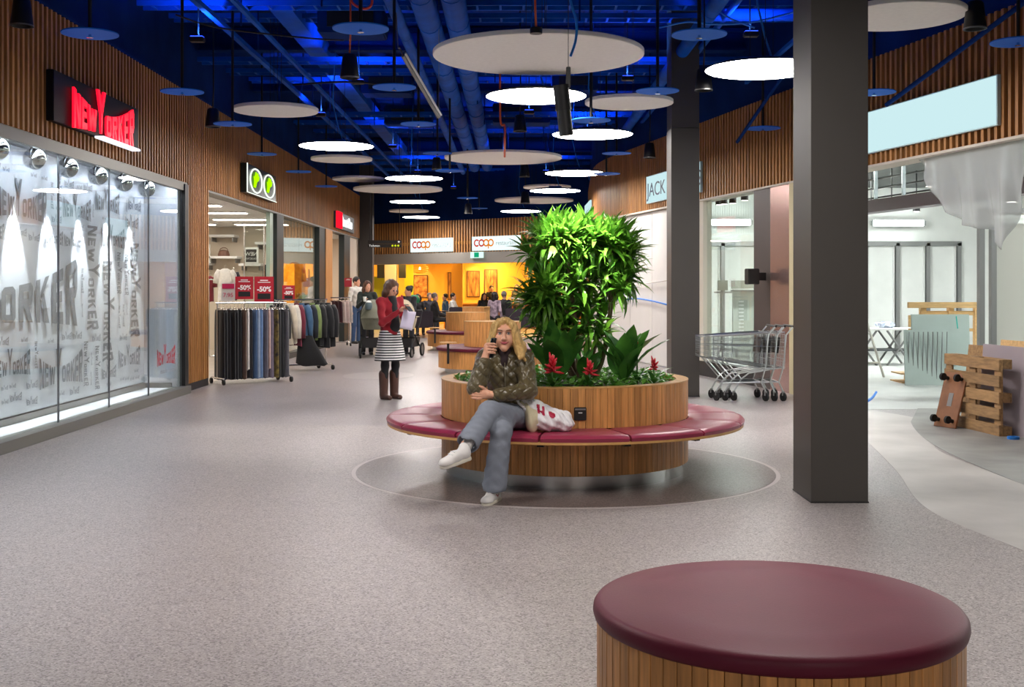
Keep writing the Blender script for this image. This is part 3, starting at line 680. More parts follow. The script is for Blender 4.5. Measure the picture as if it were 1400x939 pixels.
def rot_to(t, loc, a): t.matrix_basis = Matrix.Translation(Vector(loc)) @ Matrix.Rotation(a, 4, 'Z')
def trousers(loc, a, col, label, ln=1.1, w=.2, pat=None, seed=0):
    t = thing('trousers', label, 'trousers', (0, 0, 0), 0, 'trousers on the front rack'); m = fabric(col, pat)
    hook(t, 0)
    obj('waistband', soft_tube(MB(), (0, 0, -.06), [(0, .022, w*.92), (-.05, .03, w*.95)], seed, rip=.05), m, t, smooth=50)
    for s in (-1, 1):
        obj('trouser_leg', soft_tube(MB(), (0, s*w*.42, -.1), [(0, .03, w*.5), (-.25, .034, w*.55), (-ln*.6, .035, w*.52), (-ln+.05, .036, w*.56)], seed+s, rip=.1), m, t, smooth=50)
    rot_to(t, loc, a); return t
def jacket(loc, a, col, label, ln=.8, w=.24, th=.06, seed=0, hood=False, quilt=False):
    t = thing('jacket', label, 'jacket', (0, 0, 0), 0, 'jackets on the second rack'); m = fabric(col)
    hook(t, 0)
    prof = [(-.03, th*.5, .07), (-.06, th*.7, w*.7), (-.1, th, w*.9)]+[(-.1-(ln-.1)*k/8, th*(1.05+(.16 if quilt and k % 2 else 0)), w*(.92+.1*k/8)) for k in range(1, 9)]
    obj('body', soft_tube(MB(), (0, 0, 0), prof, seed, rip=.12), m, t, smooth=50)
    for s in (-1, 1):
        obj('sleeve', MB().tube([(0, s*w*.78, -.07), (0, s*w*1.02, -.16), (.02, s*w*1.12, -.35), (.03, s*w*1.1, -.66)], [.06, .068, .06, .045], 10), m, t, smooth=True)
    obj('collar', MB().lathe([(.075, -.02), (.085, .03), (.07, .035), (.06, -.01)], (0, 0, -.045), 16), m, t, smooth=50)
    rot_to(t, loc, a); return t
r1 = rack((-4.72, 18.75), (-3.78, 19.45), 1.3, 'chrome rail full of hanging trousers in front of the shop opening')
cols = ['15161a', '17171b', '1b1c21', '121317', '141519', '18191d', '6a5448', '23232a', 'd8d4d0', '4e6f98', '6d8bb3', '8292a6', '6f6b74', '746a78', 'b89c92', '15161b', '17181c', '1a1b1f', '6a6a70']
words = ['black', 'black', 'black', 'black', 'black', 'black', 'taupe brown', 'dark charcoal', 'cream white', 'mid blue denim', 'light blue denim', 'grey blue', 'slate grey', 'mauve grey', 'pale pink', 'leopard print', 'black', 'dark charcoal', 'plain grey']
for i, (c, wd_) in enumerate(zip(cols, words)):
    f = (i+.6)/len(cols); p = Vector((-4.72, 18.75, 1.25)).lerp(Vector((-3.78, 19.45, 1.25)), f)
    dup_label = f'{wd_} trousers hanging on the front chrome rail' + ('' if wd_ in ('black',) else ' by the shop opening')
    if i == 17: dup_label = 'charcoal trousers between the black and plain grey pairs on the front rail'
    if i == 16: dup_label = 'black trousers right beside the leopard print pair on the front rail'
    trousers(p, .62+.5*math.sin(i*2.1), c, dup_label, 1.12 if i not in (8, 14) else .98, .17+.03*(i % 3 == 0), pat=('8d7a3a' if wd_ == 'leopard print' else None), seed=i)
r2 = rack((-4.35, 21.6), (-3.55, 22.3), 1.32, 'chrome rail of jackets and coats behind the trouser rail')
jk = [('14151a', 'long black coat at the rail end next to the trousers', 1.0, .05), ('cfc3ad', 'cream quilted puffer jacket on the second rail', .78, .07), ('d8d2c4', 'pale ivory jacket beside the cream puffer on the second rail', .75, .05), ('6d1f33', 'burgundy puffer jacket on the second rail', .8, .06), ('3f6486', 'blue denim jacket on the second rail', .78, .05), ('1d2531', 'navy jacket beside the blue denim one on the second rail', .82, .05), ('7d9257', 'light green jacket on the second rail', .7, .05), ('16181b', 'black coat with wide sleeves on the second rail', .82, .08), ('1a1c20', 'black coat with wide sleeves on the second rail', .85, .09), ('17181c', 'black coat with wide sleeves on the second rail', .84, .09)]
for i, (c, lb, ln, th) in enumerate(jk):
    f = (i+.5)/len(jk); p = Vector((-4.35, 21.6, 1.27)).lerp(Vector((-3.5, 22.34, 1.27)), f)
    jacket(p, .75+.12*math.sin(i*1.7), c, lb, ln, .25, th, 50+i, quilt=i in (1, 3))
b = soft_tube(MB(), (-3.85, 21.75, .66), [(0, .14, .06), (-.15, .17, .08), (-.35, .24, .09), (-.52, .30, .08), (-.56, .22, .06)], 5, rip=.2, tilt=(.25, 0))
tag(obj('skirt', b, fabric('121316'), smooth=50, origin=(-3.75, 21.75, .1)), 'black flared garment hanging low under the jackets', 'garment')
r3 = rack((-4.95, 31.0), (-4.35, 31.2), 1.28, 'small chrome rack of tops standing in the second shop doorway')
for i, (c, nm) in enumerate((('cfc5bd', 'white'), ('3a1a24', 'dark burgundy'), ('36161f', 'dark burgundy'), ('3d1b26', 'dark burgundy'), ('d8cdc8', 'white'), ('d9c8c4', 'pale pink'), ('d6cec8', 'white'))):
    p = Vector((-4.95, 31.0, 1.24)).lerp(Vector((-4.35, 31.2, 1.24)), (i+.6)/7)
    t = thing('blouse', nm+' top hanging on the small doorway rack', 'top', (0, 0, 0), 0, 'tops on the doorway rack'); hook(t, 0)
    obj('body', soft_tube(MB(), (0, 0, 0), [(-.04, .02, .1), (-.08, .03, .18), (-.3, .04, .19), (-.62, .045, .2)], i, rip=.15), fabric(c), t, smooth=50); rot_to(t, p, .9)
# sale posters clamped to the rails
def poster(px0, px1, py0, py1, Z, label, txt='-50%', kind='sale', rotz=.25):
    a, c = W(px0, py1, Z), W(px1, py0, Z); w, h = c.x-a.x, c.z-a.z; o = Vector(((a.x+c.x)/2, Z, a.z))
    t = thing('sale_poster', label, 'poster', (0, 0, 0))
    fr = FW(-w/2, 0, 0)
    obj('card', MB().bx(-w/2, w/2, 0, .012, 0, h), M('sale_red', 'b0152a', .45), t, bevel=.002)
    s = w*.36 if txt else 0
    if txt: obj('lettering', text_geo(txt, s, 0, 'CENTER', FW(0, -.002, h*.42), bold=.004), M('poster_white', 'f4eeee', .5), t, fixn=False)
    obj('small_print', MB().bx(-w*.32, w*.32, -.003, 0, h*.76, h*.79).bx(-w*.2, w*.2, -.003, 0, h*.83, h*.87), M('poster_white', 'f4eeee', .5), t)
    if txt and kind == 'sale': obj('black_strip', MB().bx(-w*.33, w*.33, -.003, 0, h*.12, h*.34), m_black, t)
    obj('stem', MB().tube([(0, .006, -max(.02, o.z-1.3)), (0, .006, .02)], .005, 6), m_chrome, t)
    t.matrix_basis = Matrix.Translation(o) @ Matrix.Rotation(rotz, 4, 'Z')
poster(322, 346, 378, 409, 19.2, 'red minus fifty percent poster above the trousers, nearer the pillar')
poster(348, 374, 378, 413, 19.35, 'red minus fifty percent poster above the trousers, nearer the jackets')
poster(386, 403, 390, 411, 22.1, 'smaller red minus fifty percent poster above the jacket rail', rotz=.2)
poster(471, 481, 380, 392, 31.1, 'plain red card on the small rack in the second shop doorway', txt=None)
t = thing('price_card', 'white price card with a pink band in front of the white top', 'price card', W(312, 411, 19.4))
o = Vector(t.location); obj('card', MB().bx(o.x-.11, o.x+.11, o.y, o.y+.01, o.z, o.z+.3), m_white, t); obj('band', MB().bx(o.x-.1, o.x+.1, o.y-.004, o.y, o.z+.2, o.z+.28), M('pink_band', 'd8306a', .5), t)
obj('price', text_geo('7.95', .1, 0, 'CENTER', FW(o.x, o.y-.004, o.z+.06)), M('pink_print', 'd8306a', .5), t, fixn=False)
obj('stem', MB().tube([(o.x, o.y+.02, 1.29), (o.x, o.y+.02, o.z+.05)], .004, 6), m_chrome, t)
# ------------------------------------------------------------------ things inside the clothes shop
def shelf(px0, px1, py, Z, label):
    a, c = W(px0, py, Z), W(px1, py, Z); t = thing('wall_shelf', label, 'shelf', (a+c)/2)
    obj('board', MB().bx(a.x, c.x, Z-.3, 29.24, a.z-.03, a.z+.03), m_white, t, bevel=.005)
    for x in (a.x+.06, c.x-.06): obj('bracket', MB().bx(x-.012, x+.012, Z-.2, 29.24, a.z-.14, a.z-.03), m_alu, t)
shelf(289, 324, 323, 29.0, 'white lit wall shelf at the top of the clothes shop wall')
shelf(288, 328, 352, 29.0, 'white wall shelf carrying the brown handbag')
shelf(330, 360, 362, 29.0, 'white wall shelf below the black poster')
shelf(276, 290, 361, 29.0, 'white wall shelf below the poster beside the slatted pillar')
shelf(352, 372, 333, 29.0, 'white wall shelf behind the glass edge of the shop front')
p = W(306, 351, 28.9)
t = thing('handbag', 'brown leather handbag on the clothes shop wall shelf', 'handbag', p)
obj('body', MB().lathe([(.0001, 0), (.13, .0), (.15, .05), (.12, .14), (.06, .17), (.0001, .17)], p, 16), M('brown_bag', '7b5648', .5), t, smooth=40)
obj('strap', MB().tube([p+Vector((.1*math.cos(a), 0, .15+.08*math.sin(a))) for a in np.linspace(0, PI, 9)], .01, 6), M('brown_bag', '7b5648', .5), t, smooth=True)
for (px0, px1, py0, py1, lb) in ((334, 353, 338, 361, 'mirror reflection of a black NEW COLLECTION poster, modelled with reversed lettering'), (276, 287, 334, 360, 'black poster in a white frame next to the slatted pillar')):
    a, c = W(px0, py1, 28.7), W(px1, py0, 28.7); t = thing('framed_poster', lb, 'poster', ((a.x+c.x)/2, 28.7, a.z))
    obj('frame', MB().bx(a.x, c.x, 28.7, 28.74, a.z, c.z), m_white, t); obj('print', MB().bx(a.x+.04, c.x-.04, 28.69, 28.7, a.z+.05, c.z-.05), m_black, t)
    if px0 > 300:  # a sign's mirror reflection, modelled as a solid poster with reversed lettering
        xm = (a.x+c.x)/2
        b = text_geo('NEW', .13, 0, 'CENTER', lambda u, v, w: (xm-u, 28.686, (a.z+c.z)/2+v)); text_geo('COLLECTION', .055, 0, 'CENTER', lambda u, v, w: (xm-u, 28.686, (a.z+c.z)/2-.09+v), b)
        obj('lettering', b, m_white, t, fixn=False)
def top_garment(px0, px1, py0, py1, Z, col, label, cat='top', pat=None, sleeves=True, name='blouse'):
    a, c = W(px0, py1, Z), W(px1, py0, Z); w = (c.x-a.x)/2; h = c.z-a.z; xm = (a.x+c.x)/2; top = c.z
    t = thing(name, label, cat, (xm, Z, a.z)); m = fabric(col, pat); k = .72 if sleeves else 1
    b = MB(); vs = []; n = 18; pr = [(0, .3, .03), (-.05, .75, .06), (-.14, 1, .08), (-.4, .95, .08), (-.75, 1., .09), (-1, 1.05, .09)]
    prof = [(z*h, w*k*f, d) for z, f, d in pr]
    obj('body', soft_tube(b, (xm, Z, top), prof, int(px0), rip=.15), m, t, smooth=50)
    if sleeves:
        for s in (-1, 1): obj('sleeve', MB().tube([(xm+s*w*.55, Z, top-.06*h), (xm+s*w*.8, Z, top-.2*h), (xm+s*w*.92, Z, top-.45*h)], [.06, .065, .06], 10), m, t, smooth=True)
    obj('hanger', MB().tube([(xm, Z, top-.02), (xm, Z, top+.03), (xm+.02, Z, top+.05), (xm, Z, top+.07), (xm-.02, Z, top+.06)], .005, 5), m_chrome, t)
    return t
top_garment(294, 322, 367, 412, 24.6, 'e6e2dc', 'white short-sleeved top on a hanger inside the clothes shop')
top_garment(281, 294, 377, 412, 25.4, '7a1f2c', 'dark red top hanging inside the clothes shop')
top_garment(312, 326, 370, 410, 26.2, '26222a', 'black top hanging behind the white one')
top_garment(362, 376, 360, 400, 27.2, '1a1518', 'black coat hanging deep inside the clothes shop')
top_garment(388, 417, 358, 418, 27.6, 'd8932c', 'orange and gold patterned dress in the shop window', 'dress', 'a8481c', name='dress')
for x0, x1, z0 in ((-6.4, -5.35, 1.22),):
    rack((x0, 24.7), (x1, 26.6), 1.72, 'inner chrome rail inside the clothes shop')
t = thing('display_table', 'white display table inside the clothes shop window', 'table', (-5.6, 28.3, 0))
obj('top', MB().bx(-6.1, -5.1, 27.95, 28.7, .86, .9), m_white, t, bevel=.004)
for x in (-6.05, -5.15):
    for y in (28.0, 28.65): obj('leg', MB().bx(x-.02, x+.02, y-.02, y+.02, 0, .86), m_white, t)
t = thing('mirror_panel', 'tall clear glass panel with metal edges inside the clothes shop', 'glass panel', (-5.95, 25.4, 0))
a, c = W(334, 400, 25.5), W(361, 400, 25.5)
obj('pane', MB().bx(a.x, c.x, 25.5, 25.512, .05, 2.9), m_glass, t)
for x in (a.x, c.x): obj('edge', MB().bx(x-.012, x+.012, 25.49, 25.52, 0, 2.95), m_steel, t)
for x0, y0, x1, y1, z in ((-6.6, 19.5, -6.6, 27.8, 2.98),):
    pass
# ------------------------------------------------------------------ right: shop under refit
def fdir(): return Vector((-.2115, 1)).normalized()
FD = fdir(); FN = Vector((FD.y, -FD.x))
def fpt(z, off=0.): return Vector((rx(z), z))+FN*off
def fbox(b, z0, z1, o0, o1, h0, h1, mi=0):
    P = [fpt(z0, o0), fpt(z0, o1), fpt(z1, o1), fpt(z1, o0)]
    return b.prism([(p.x, p.y) for p in P], h1-h0, lambda u, v, w: (u, v, h0+w), mi)
m_inner = M('refit_white_wall', 'ecedea', .6, nz=.05, ns=2); m_dkceil = M('grey_refit_ceiling', '4a4c4a', .8)
b = MB().bx(2.1, 14, 28.2, 28.4, 0, 4.0, 0).bx(13.8, 14, 4, 28.4, 0, 4.0, 0)
b.prism([(rx(4)+.3, 4), (14, 4), (14, 28.4), (2.4, 28.4)], .15, lambda u, v, w: (u, v, 3.95+w), 1)
b.bx(rx(4)+.2, 14, 3.8, 4, 0, 4, 0)
struct('wall_refit', b, [m_inner, m_dkceil])
b = MB(); fbox(b, 20.75, 26.3, .06, .14, 0, FB, 0); hoard = struct('wall_hoarding', b, M('hoarding_white', 'dcdad6', .5, nz=.05, ns=3))
for z0, z1 in ((20.8, 22.0), (22.02, 23.4), (23.42, 24.8), (24.82, 26.25)):
    bb = MB(); fbox(bb, z0, z1, .035, .06, .02, FB-.04); obj('panel', bb, M('hoarding_panel', 'e2e0dc', .42, nz=.04, ns=2), hoard, bevel=.003)
cable('blue cable sagging along the white hoarding', [W(833, 407, 25.6), W(850, 410, 25.0), W(868, 408, 24.3), W(890, 411, 23.3), W(918, 418, 22.0)], .016, m_cblue)
tag(obj('cable', MB().tube([W(833, 387, 25.7), W(870, 389, 24.2), W(916, 383, 22.1)], .012, 6), M('white_cable', 'e8e2da', .5), smooth=True, origin=W(833, 387, 25.7)), 'pale cord stretched along the white hoarding above the blue cable', 'cable')
# window_3 with plinth, mullion and pillars
b = MB(); fbox(b, 18.4, 20.75, -.02, .16, 0, .26, 0); fbox(b, 20.55, 20.75, -.02, .14, .26, FB-.03, 1)
w3 = struct('window_3', b, [m_black, M('cream_frame', 'd8d2c2', .5)])
bb = MB(); fbox(bb, 18.4, 20.55, .05, .062, .26, FB-.03); obj('pane', bb, m_glass, w3)
b = MB(); fbox(b, 17.8, 18.4, -.03, .22, 0, FB-.03); struct('trim_3', b, M('brown_black_cladding', '4a4240', .4))
b = MB(); fbox(b, 17.12, 17.8, -.03, .22, 0, FB-.03); struct('trim_4', b, M('rosy_steel', 'c7a6a0', .24, .85, nz=.06, ns=5, stretch=(20, 20, 1)))
b = MB(); fbox(b, 16.98, 17.12, -.05, .22, 0, FB-.03); struct('trim_5', b, M('cream_trim', 'cfc39c', .5))
p = W(1037, 378, 17.9)
t = thing('wall_speaker', 'black box speaker bracketed to the dark pillar above the carts', 'speaker', p)
obj('cabinet', MB().box(p+Vector((-.12, -.1, 0)), (.18, .16, .24), .2), m_black, t, bevel=.01); obj('bracket', MB().box(p+Vector((.02, 0, 0)), (.18, .06, .12), .2), m_blackm, t)
# wall frames, lights, beam and open grid inside
for x in (3.2, 4.2, 5.07, 8.5, 9.27, 10.0, 10.75): 
    t = thing('wall_post', 'slim grey upright of the frames on the white refit wall', 'post', (x, 28.16, 0), 0, 'uprights on the refit wall')
    obj('profile', MB().bx(x-.045, x+.045, 28.1, 28.2, 0, 2.62), m_alu, t); obj('shadow_gap', MB().bx(x-.1, x-.075, 28.15, 28.2, 0, 2.55), m_white, t)
for x0, x1 in ((2.6, 6.4), (8.3, 10.8)): tag(obj('wall_rail', MB().bx(x0, x1, 28.1, 28.2, 2.55, 2.66), m_alu, origin=(x0, 28.15, 2.55)), 'grey head rail across the uprights on the refit wall' if x0 < 5 else 'grey head rail above the trestle table on the refit wall', 'rail')
m_tube = EM('cool_tube', 'f4fffa', 22)
def batten(c, L, label, rz=0.):
    t = thing('tube_light', label, 'tube light', c); R = Matrix.Rotation(rz, 3, 'Z'); c = Vector(c)
    obj('casing', MB().box(c, (L+.16, .1, .17), rz), M('grey_casing', '9b9f9d', .4), t, bevel=.03)
    for dz in (-.04, .04): obj('tube', MB().tube([c+R @ Vector((-L/2, -.075, dz)), c+R @ Vector((L/2, -.075, dz))], .03, 10), m_tube, t, smooth=40)
batten(W(994, 304, 28.0), 1.07, 'twin tube light on the white wall behind the trolley window')
batten(W(1228, 305, 28.0), 1.15, 'twin tube light on the white wall above the trestle table')
batten(W(1400, 300, 19.5), 1.0, 'twin tube light behind the translucent partition')
for i, (x, y) in enumerate(((6.5, 24), (10, 21), (8.5, 15.5), (11, 12), (5.2, 23.2), (8.2, 10))):
    t = thing('tube_light', 'twin tube light under the dark ceiling of the refit shop', 'tube light', (x, y, 3.83), 0, 'ceiling tubes of the refit shop')
    obj('casing', MB().box((x, y, 3.9), (1.5, .2, .08)), m_alu, t)
    obj('tube', MB().box((x, y, 3.845), (1.45, .16, .03)), EM('refit_tube', 'f8fffb', 260), t)
b = MB(); fbox(b, 6, 21, 2.0, 2.25, 2.76, 2.96); tag(obj('steel_beam', b, M('lilac_grey_beam', '9a9096', .5), origin=(6, 13, 2.76)), 'lilac grey beam crossing the refit shop below the open grid', 'beam')
for z in (7, 12.2, 20.5):
    b = MB(); fbox(b, z, z+.2, 2.0, 2.2, 0, 2.76); tag(obj('beam_post', b, M('lilac_grey_beam', '9a9096', .5), origin=(fpt(z, 2.1).x, z, 0)), 'grey post carrying the beam in the refit shop', 'post', 'beam posts') if z != 12.2 else None
t = thing('open_grid', 'open steel lattice of hangers and wires above the refit beam', 'lattice', (6, 13, 2.96))
for k in range(6):
    b = MB(); z = 3.0+k*.15; a, c = fpt(7, 2.12), fpt(21, 2.12); obj('wire', MB().tube([(a.x, a.y, z), (c.x, c.y, z)], .014, 6), m_alu, t)
for i in range(14):
    q = fpt(9.4+i*.82, 2.08); obj('hanger', MB().box((q.x, q.y, 3.44), (.05, .05, .97)), M('galvanised', 'aeb8ba', .35, .7), t)
for (px, py, Z) in ((1191, 290, 24.5), (1219, 288, 23), (1253, 289, 24), (1383, 276, 15.5), (1270, 255, 24), (983, 280, 23.5), (990, 279, 23), (1002, 278, 22.5), (1018, 274, 22.0)):
    p = W(px, py, Z); t = thing('track_spot', 'black track spot under the ceiling of the refit shop', 'spotlight', p, 0, 'track spots of the refit shop')
    obj('can', MB().cyl(p, .07, .2, 16), m_black, t, smooth=40); obj('stem', MB().tube([p+Vector((0, 0, .2)), (p.x, p.y, 3.95)], .012, 6), m_black, t)
    obj('lens', MB().cyl(p-Vector((0, 0, .004)), .058, .004, 16), EM('track_lens', 'fffaf0', 8), t)
# hanging plastic film
ctl = [(1247, 219), (1256, 232), (1266, 258), (1280, 290), (1300, 307), (1320, 312), (1337, 314), (1343, 330), (1352, 342), (1361, 336), (1370, 310), (1380, 275), (1388, 235), (1398, 190)]
cx_, cy_ = zip(*ctl)
def film(u, v):
    px = 1247+151*u; Z = 12352/(px-700+338.4); yb = np.interp(px, cx_, cy_); hb = CH+(Y0-yb)*Z/F; ht = FB-.01
    q = fpt(Z, .05+.05*math.sin(u*21+v*2)*v+.03*math.sin(u*47)*v+.12*v*math.sin(u*3)); return (q.x, q.y, ht+(hb-ht)*v)
b = MB().grid(film, 60, 14); t = tag(obj('plastic_film', b, SHEER('milky_film', 'ffffff', .55, .25, .5, 'c6c8c8'), smooth=True, fixn=False), 'milky plastic film sagging below the slatted wall at the refit shop', 'plastic sheet')
t.modifiers.new('thickness', 'SOLIDIFY').thickness = .002
# partition at the right
t = thing('partition', 'translucent ribbed plastic partition with aluminium posts behind the timber pile', 'partition', (6.6, 15.8, 0))
x0 = 641*15.8/F
for x in (x0, x0+.16): obj('post', MB().bx(x-.035, x+.035, 15.75, 15.85, 0, 2.6), m_alu, t)
obj('head_rail', MB().bx(x0, x0+3, 15.75, 15.85, 2.55, 2.62), m_alu, t)
for i in range(3): obj('sheet', MB().bx(x0+.2+i*.95, x0+1.13+i*.95, 15.79, 15.81, .05, 2.55), SHEER('ribbed_plastic', 'f0f2f0', .78, .3, .5, 'd4d3cd'), t)
# ------------------------------------------------------------------ pallets and boards on the right
m_pal = M('pallet_pine', '9c7a52', .7, nz=.35, ns=4, stretch=(1.5, 9, 9), obj_var=.18, bump=.15)
m_pine = M('fresh_pine', 'd9b27a', .6, nz=.2, ns=4, stretch=(1.5, 9, 9), obj_var=.08)
def pallet(M4, label, mat, n=5, L=1.2, H=.8, D=.144):
    """upright pallet: x along its length, z up, y through its depth (front at y=0)"""
    t = tag(bpy.data.objects.new('pallet', None), label, 'pallet'); COL.objects.link(t); t.matrix_basis = M4
    def part(nm, x0, x1, y0, y1, z0, z1):
        P = [M4 @ Vector(v) for v in MB().bx(x0, x1, y0, y1, z0, z1).v]; b = MB(); b.add(P, MB().bx(0, 1, 0, 1, 0, 1).f); obj(nm, b, mat, t, bevel=.004)
    bw = H/n*.74
    for i in range(n): z = i*(H-bw)/(n-1); part('deck_board', 0, L, 0, .022, z, z+bw)
    for x in (0, L/2-.07, L-.14): part('stringer', x, x+.14, .022, .044, 0, H)
    for x in (0, L/2-.07, L-.14):
        for z in (0, H/2-.05, H-.1): part('block', x, x+.14, .044, .122, z, z+.1)
    for z in (0, H/2-.05, H-.1): part('base_board', 0, L, .122, .144, z, z+.1)
    return t
def frame_m(a, c, tilt=0.):
    """matrix with x axis from floor point a to c, z up (tilted back), y away from the viewer side"""
    a = Vector((*a, 0)); c = Vector((*c, 0)); x = (c-a).normalized(); z = Vector((0, 0, 1)); y = z.cross(x); R = Matrix((x, y, z)).transposed().to_4x4()
    return Matrix.Translation(a) @ R @ Matrix.Rotation(tilt, 4, 'X')
pallet(frame_m((4.93, 13.35), (5.06, 12.16)), 'weathered wooden pallet standing on its long edge behind the dolly', m_pal, 5)
def slab(name, M4, L, H, D, mat, label, cat, bevel=.003):
    b = MB(); P = [M4 @ Vector(v) for v in MB().bx(0, L, 0, D, 0, H).v]; b.add(P, MB().bx(0, 1, 0, 1, 0, 1).f)
    return tag(obj(name, b, mat, bevel=bevel, origin=M4.translation), label, cat)
m_gyp = M('lilac_board', '9f949a', .6, nz=.05, ns=2); m_gyp2 = M('grey_green_board', 'a6b4b0', .55, nz=.05, ns=3)
slab('plasterboard', frame_m((5.16, 12.95), (5.3, 11.85), -.06), 1.11, .93, .025, m_gyp, 'lilac grey board leaning between the pallet and the dark boards', 'board')
slab('plank', frame_m((5.17, 13.5), (5.27, 13.0), -.12), .45, .9, .04, m_pal, 'brown plank sticking up behind the weathered pallet', 'plank')
slab('plank', frame_m((5.32, 13.0), (5.4, 12.4), -.12), .5, .98, .03, m_pine, 'pale pine plank leaning behind the lilac board', 'plank')
slab('plank', frame_m((5.42, 12.5), (5.5, 12.0), -.1), .5, 1.04, .04, m_pine, 'pale pine plank leaning behind the lilac board, the taller one', 'plank')
slab('plank', frame_m((5.25, 11.85), (5.27, 11.7), -.05), .12, .93, .05, M('dark_brown_board', '4a3026', .6, nz=.2, ns=4), 'dark brown board edge beside the lilac board', 'plank')
pallet(frame_m((5.26, 11.66), (5.4, 10.4)), 'orange-brown wooden crate wall at the end of the timber pile', m_pal, 4, 1.2, .62)
tag(obj('tape_roll', MB().lathe([(.03, 0), (.06, 0), (.06, .03), (.03, .03), (.03, 0)], (5.12, 11.95, 0), 18), M('blue_tape', '1f74c8', .5), smooth=40, origin=(5.12, 11.95, 0)), 'small blue roll lying at the foot of the lilac board', 'tape')
# dolly
c0 = Vector((4.74, 13.12, .0)); up = Vector((.16, .06, .60)); wd2 = Vector((.13, -.30, 0)); nrm = up.cross(wd2).normalized()
if nrm.x > 0: nrm = -nrm
t = thing('furniture_dolly', 'plywood furniture dolly with black castors leaning on the pallet', 'dolly', c0+wd2/2)
b = MB(); P = [c0, c0+wd2, c0+wd2+up, c0+up]; b.add(P+[p+nrm*.022 for p in P], [(0,1,2,3),(7,6,5,4),(0,4,5,1),(1,5,6,2),(2,6,7,3),(3,7,4,0)]); obj('board', b, M('ply_brown', '8a5b3c', .55, nz=.3, ns=6), t, bevel=.004)
b = MB(); q = c0+up*.38+wd2*.4+nrm*.022; e1, e2 = up*.24, wd2*.2; b.add([q, q+e2, q+e2+e1, q+e1, q+nrm*.004, q+e2+nrm*.004, q+e2+e1+nrm*.004, q+e1+nrm*.004], [(0,1,2,3),(4,5,6,7),(0,1,5,4),(1,2,6,5),(2,3,7,6),(3,0,4,7)]); obj('grip_plate', b, m_alu, t)
for i, (fu, fw) in enumerate(((.12, .18), (.12, .82), (.88, .18), (.88, .82))):
    q = c0+up*fu+wd2*fw+nrm*.022; cs = obj('castor_bracket', MB().tube([q, q+nrm*.05], .022, 10), m_blackm, t)
    obj('wheel', MB().cyl(q+nrm*.075-wd2.normalized()*.015, .042, .03, 16, axis=wd2), m_rubber, cs, smooth=40)
# timber stand, boards, trestle table
t = thing('timber_stand', 'pale pine stand of stacked pallets at the back of the refit shop', 'timber stand', (7, 19.2, 0))
for i, (px0, px1, py0, py1, dz) in enumerate(((1242, 1340, 413, 421, 0), (1258, 1338, 425, 431, .1), (1243, 1258, 431, 438, 0), (1243, 1300, 438, 447, 0), (1243, 1340, 449, 453, .12), (1242, 1262, 453, 468, .05), (1240, 1262, 470, 488, .05), (1240, 1262, 490, 508, .05))):
    a, c = W(px0, py1, 19.1+dz), W(px1, py0, 19.1+dz); obj('plank', MB().bx(a.x, c.x, 19.1+dz, 19.16+dz, a.z, c.z), m_pine, t, bevel=.004)
for px in (1262, 1300, 1336):
    a = W(px, 415, 19.2); obj('upright', MB().bx(a.x-.045, a.x+.045, 19.17, 19.27, .14, a.z-.02), m_pine, t)
for px in (1250, 1275, 1310): a = W(px, 520, 19.2); obj('block', MB().bx(a.x-.07, a.x+.07, 19.0, 19.5, .02, .14), m_pine, t)
obj('base_board', MB().bx(6.3, 7.65, 18.9, 19.5, 0, .022), m_pine, t); obj('base_board', MB().bx(6.3, 7.65, 18.95, 19.45, .14, .16), m_pine, t)
slab('board_panel', frame_m((6.42, 18.75), (7.35, 18.8), -.05), .95, 1.12, .03, m_gyp2, 'grey green board with a turquoise mark leaning on the pine stand', 'board')
b = MB(); a = W(1306, 433, 18.74); b.box(a-Vector((-.02, .02, .09)), (.018, .004, .2), Matrix.Rotation(-.12, 3, 'Y')); obj('turquoise_mark', b, M('turquoise', '1fa99a', .5), None); o = bpy.data.objects['turquoise_mark']; tag(o, 'turquoise strip stuck on the tall grey green board', 'strip')
g = slab('board_panel', frame_m((6.22, 18.5), (6.95, 18.55), -.06), .75, .88, .03, m_gyp2, 'shorter grey green board with dark ribs leaning in front of the taller one', 'board')
for i in range(9):
    x = 6.28+i*.075; obj('rib', MB().box((x, 18.53, .45), (.008, .02, .8), Matrix.Rotation(.06, 3, 'X')), m_alu, g)
t = thing('trestle_table', 'folding work table with crossed grey legs in the refit shop', 'table', (7.3, 23.5, 0))
obj('top', MB().bx(6.6, 8.05, 23.2, 23.9, .70, .735), m_white, t, bevel=.004)
for y in (23.25, 23.85):
    for x in (6.75, 7.45):
        obj('leg', MB().tube([(x, y, 0), (x+.5, y, .7)], .022, 8), m_alu, t); obj('leg', MB().tube([(x+.5, y, 0), (x, y, .7)], .022, 8), m_alu, t)
obj('shelf', MB().bx(6.9, 7.95, 23.3, 23.8, .28, .32), M('dark_shelf', '55585a', .6), t)
b = MB(); 
for i in range(26):
    a = random.uniform(0, 6.28); r_ = random.uniform(0, .16); b.box((7.5+r_*math.cos(a), 23.55+r_*math.sin(a)*.6, .76+random.random()*.07), (.09, .07, .05), Matrix.Rotation(random.random()*3, 3, 'X') @ Matrix.Rotation(random.random()*3, 3, 'Z'))
tag(obj('crumpled_bag', b, [M('white_blue_plastic', 'd5dcf0', .4, nz=.2, ns=12)], origin=(7.5, 23.55, .735)), 'crumpled white and blue plastic on the trestle table', 'plastic bag')
t = thing('step_ladder', 'aluminium step ladder leg standing beside the trestle table', 'ladder', (6.15, 20.4, 0))
for (x0, x1) in ((6.02, 5.86), (6.42, 6.2)):
    obj('stile', MB().tube([(x0, 20.2, 0), (x1, 20.5, 1.0)], .022, 8), M('pale_aluminium', 'c9cac4', .45), t)
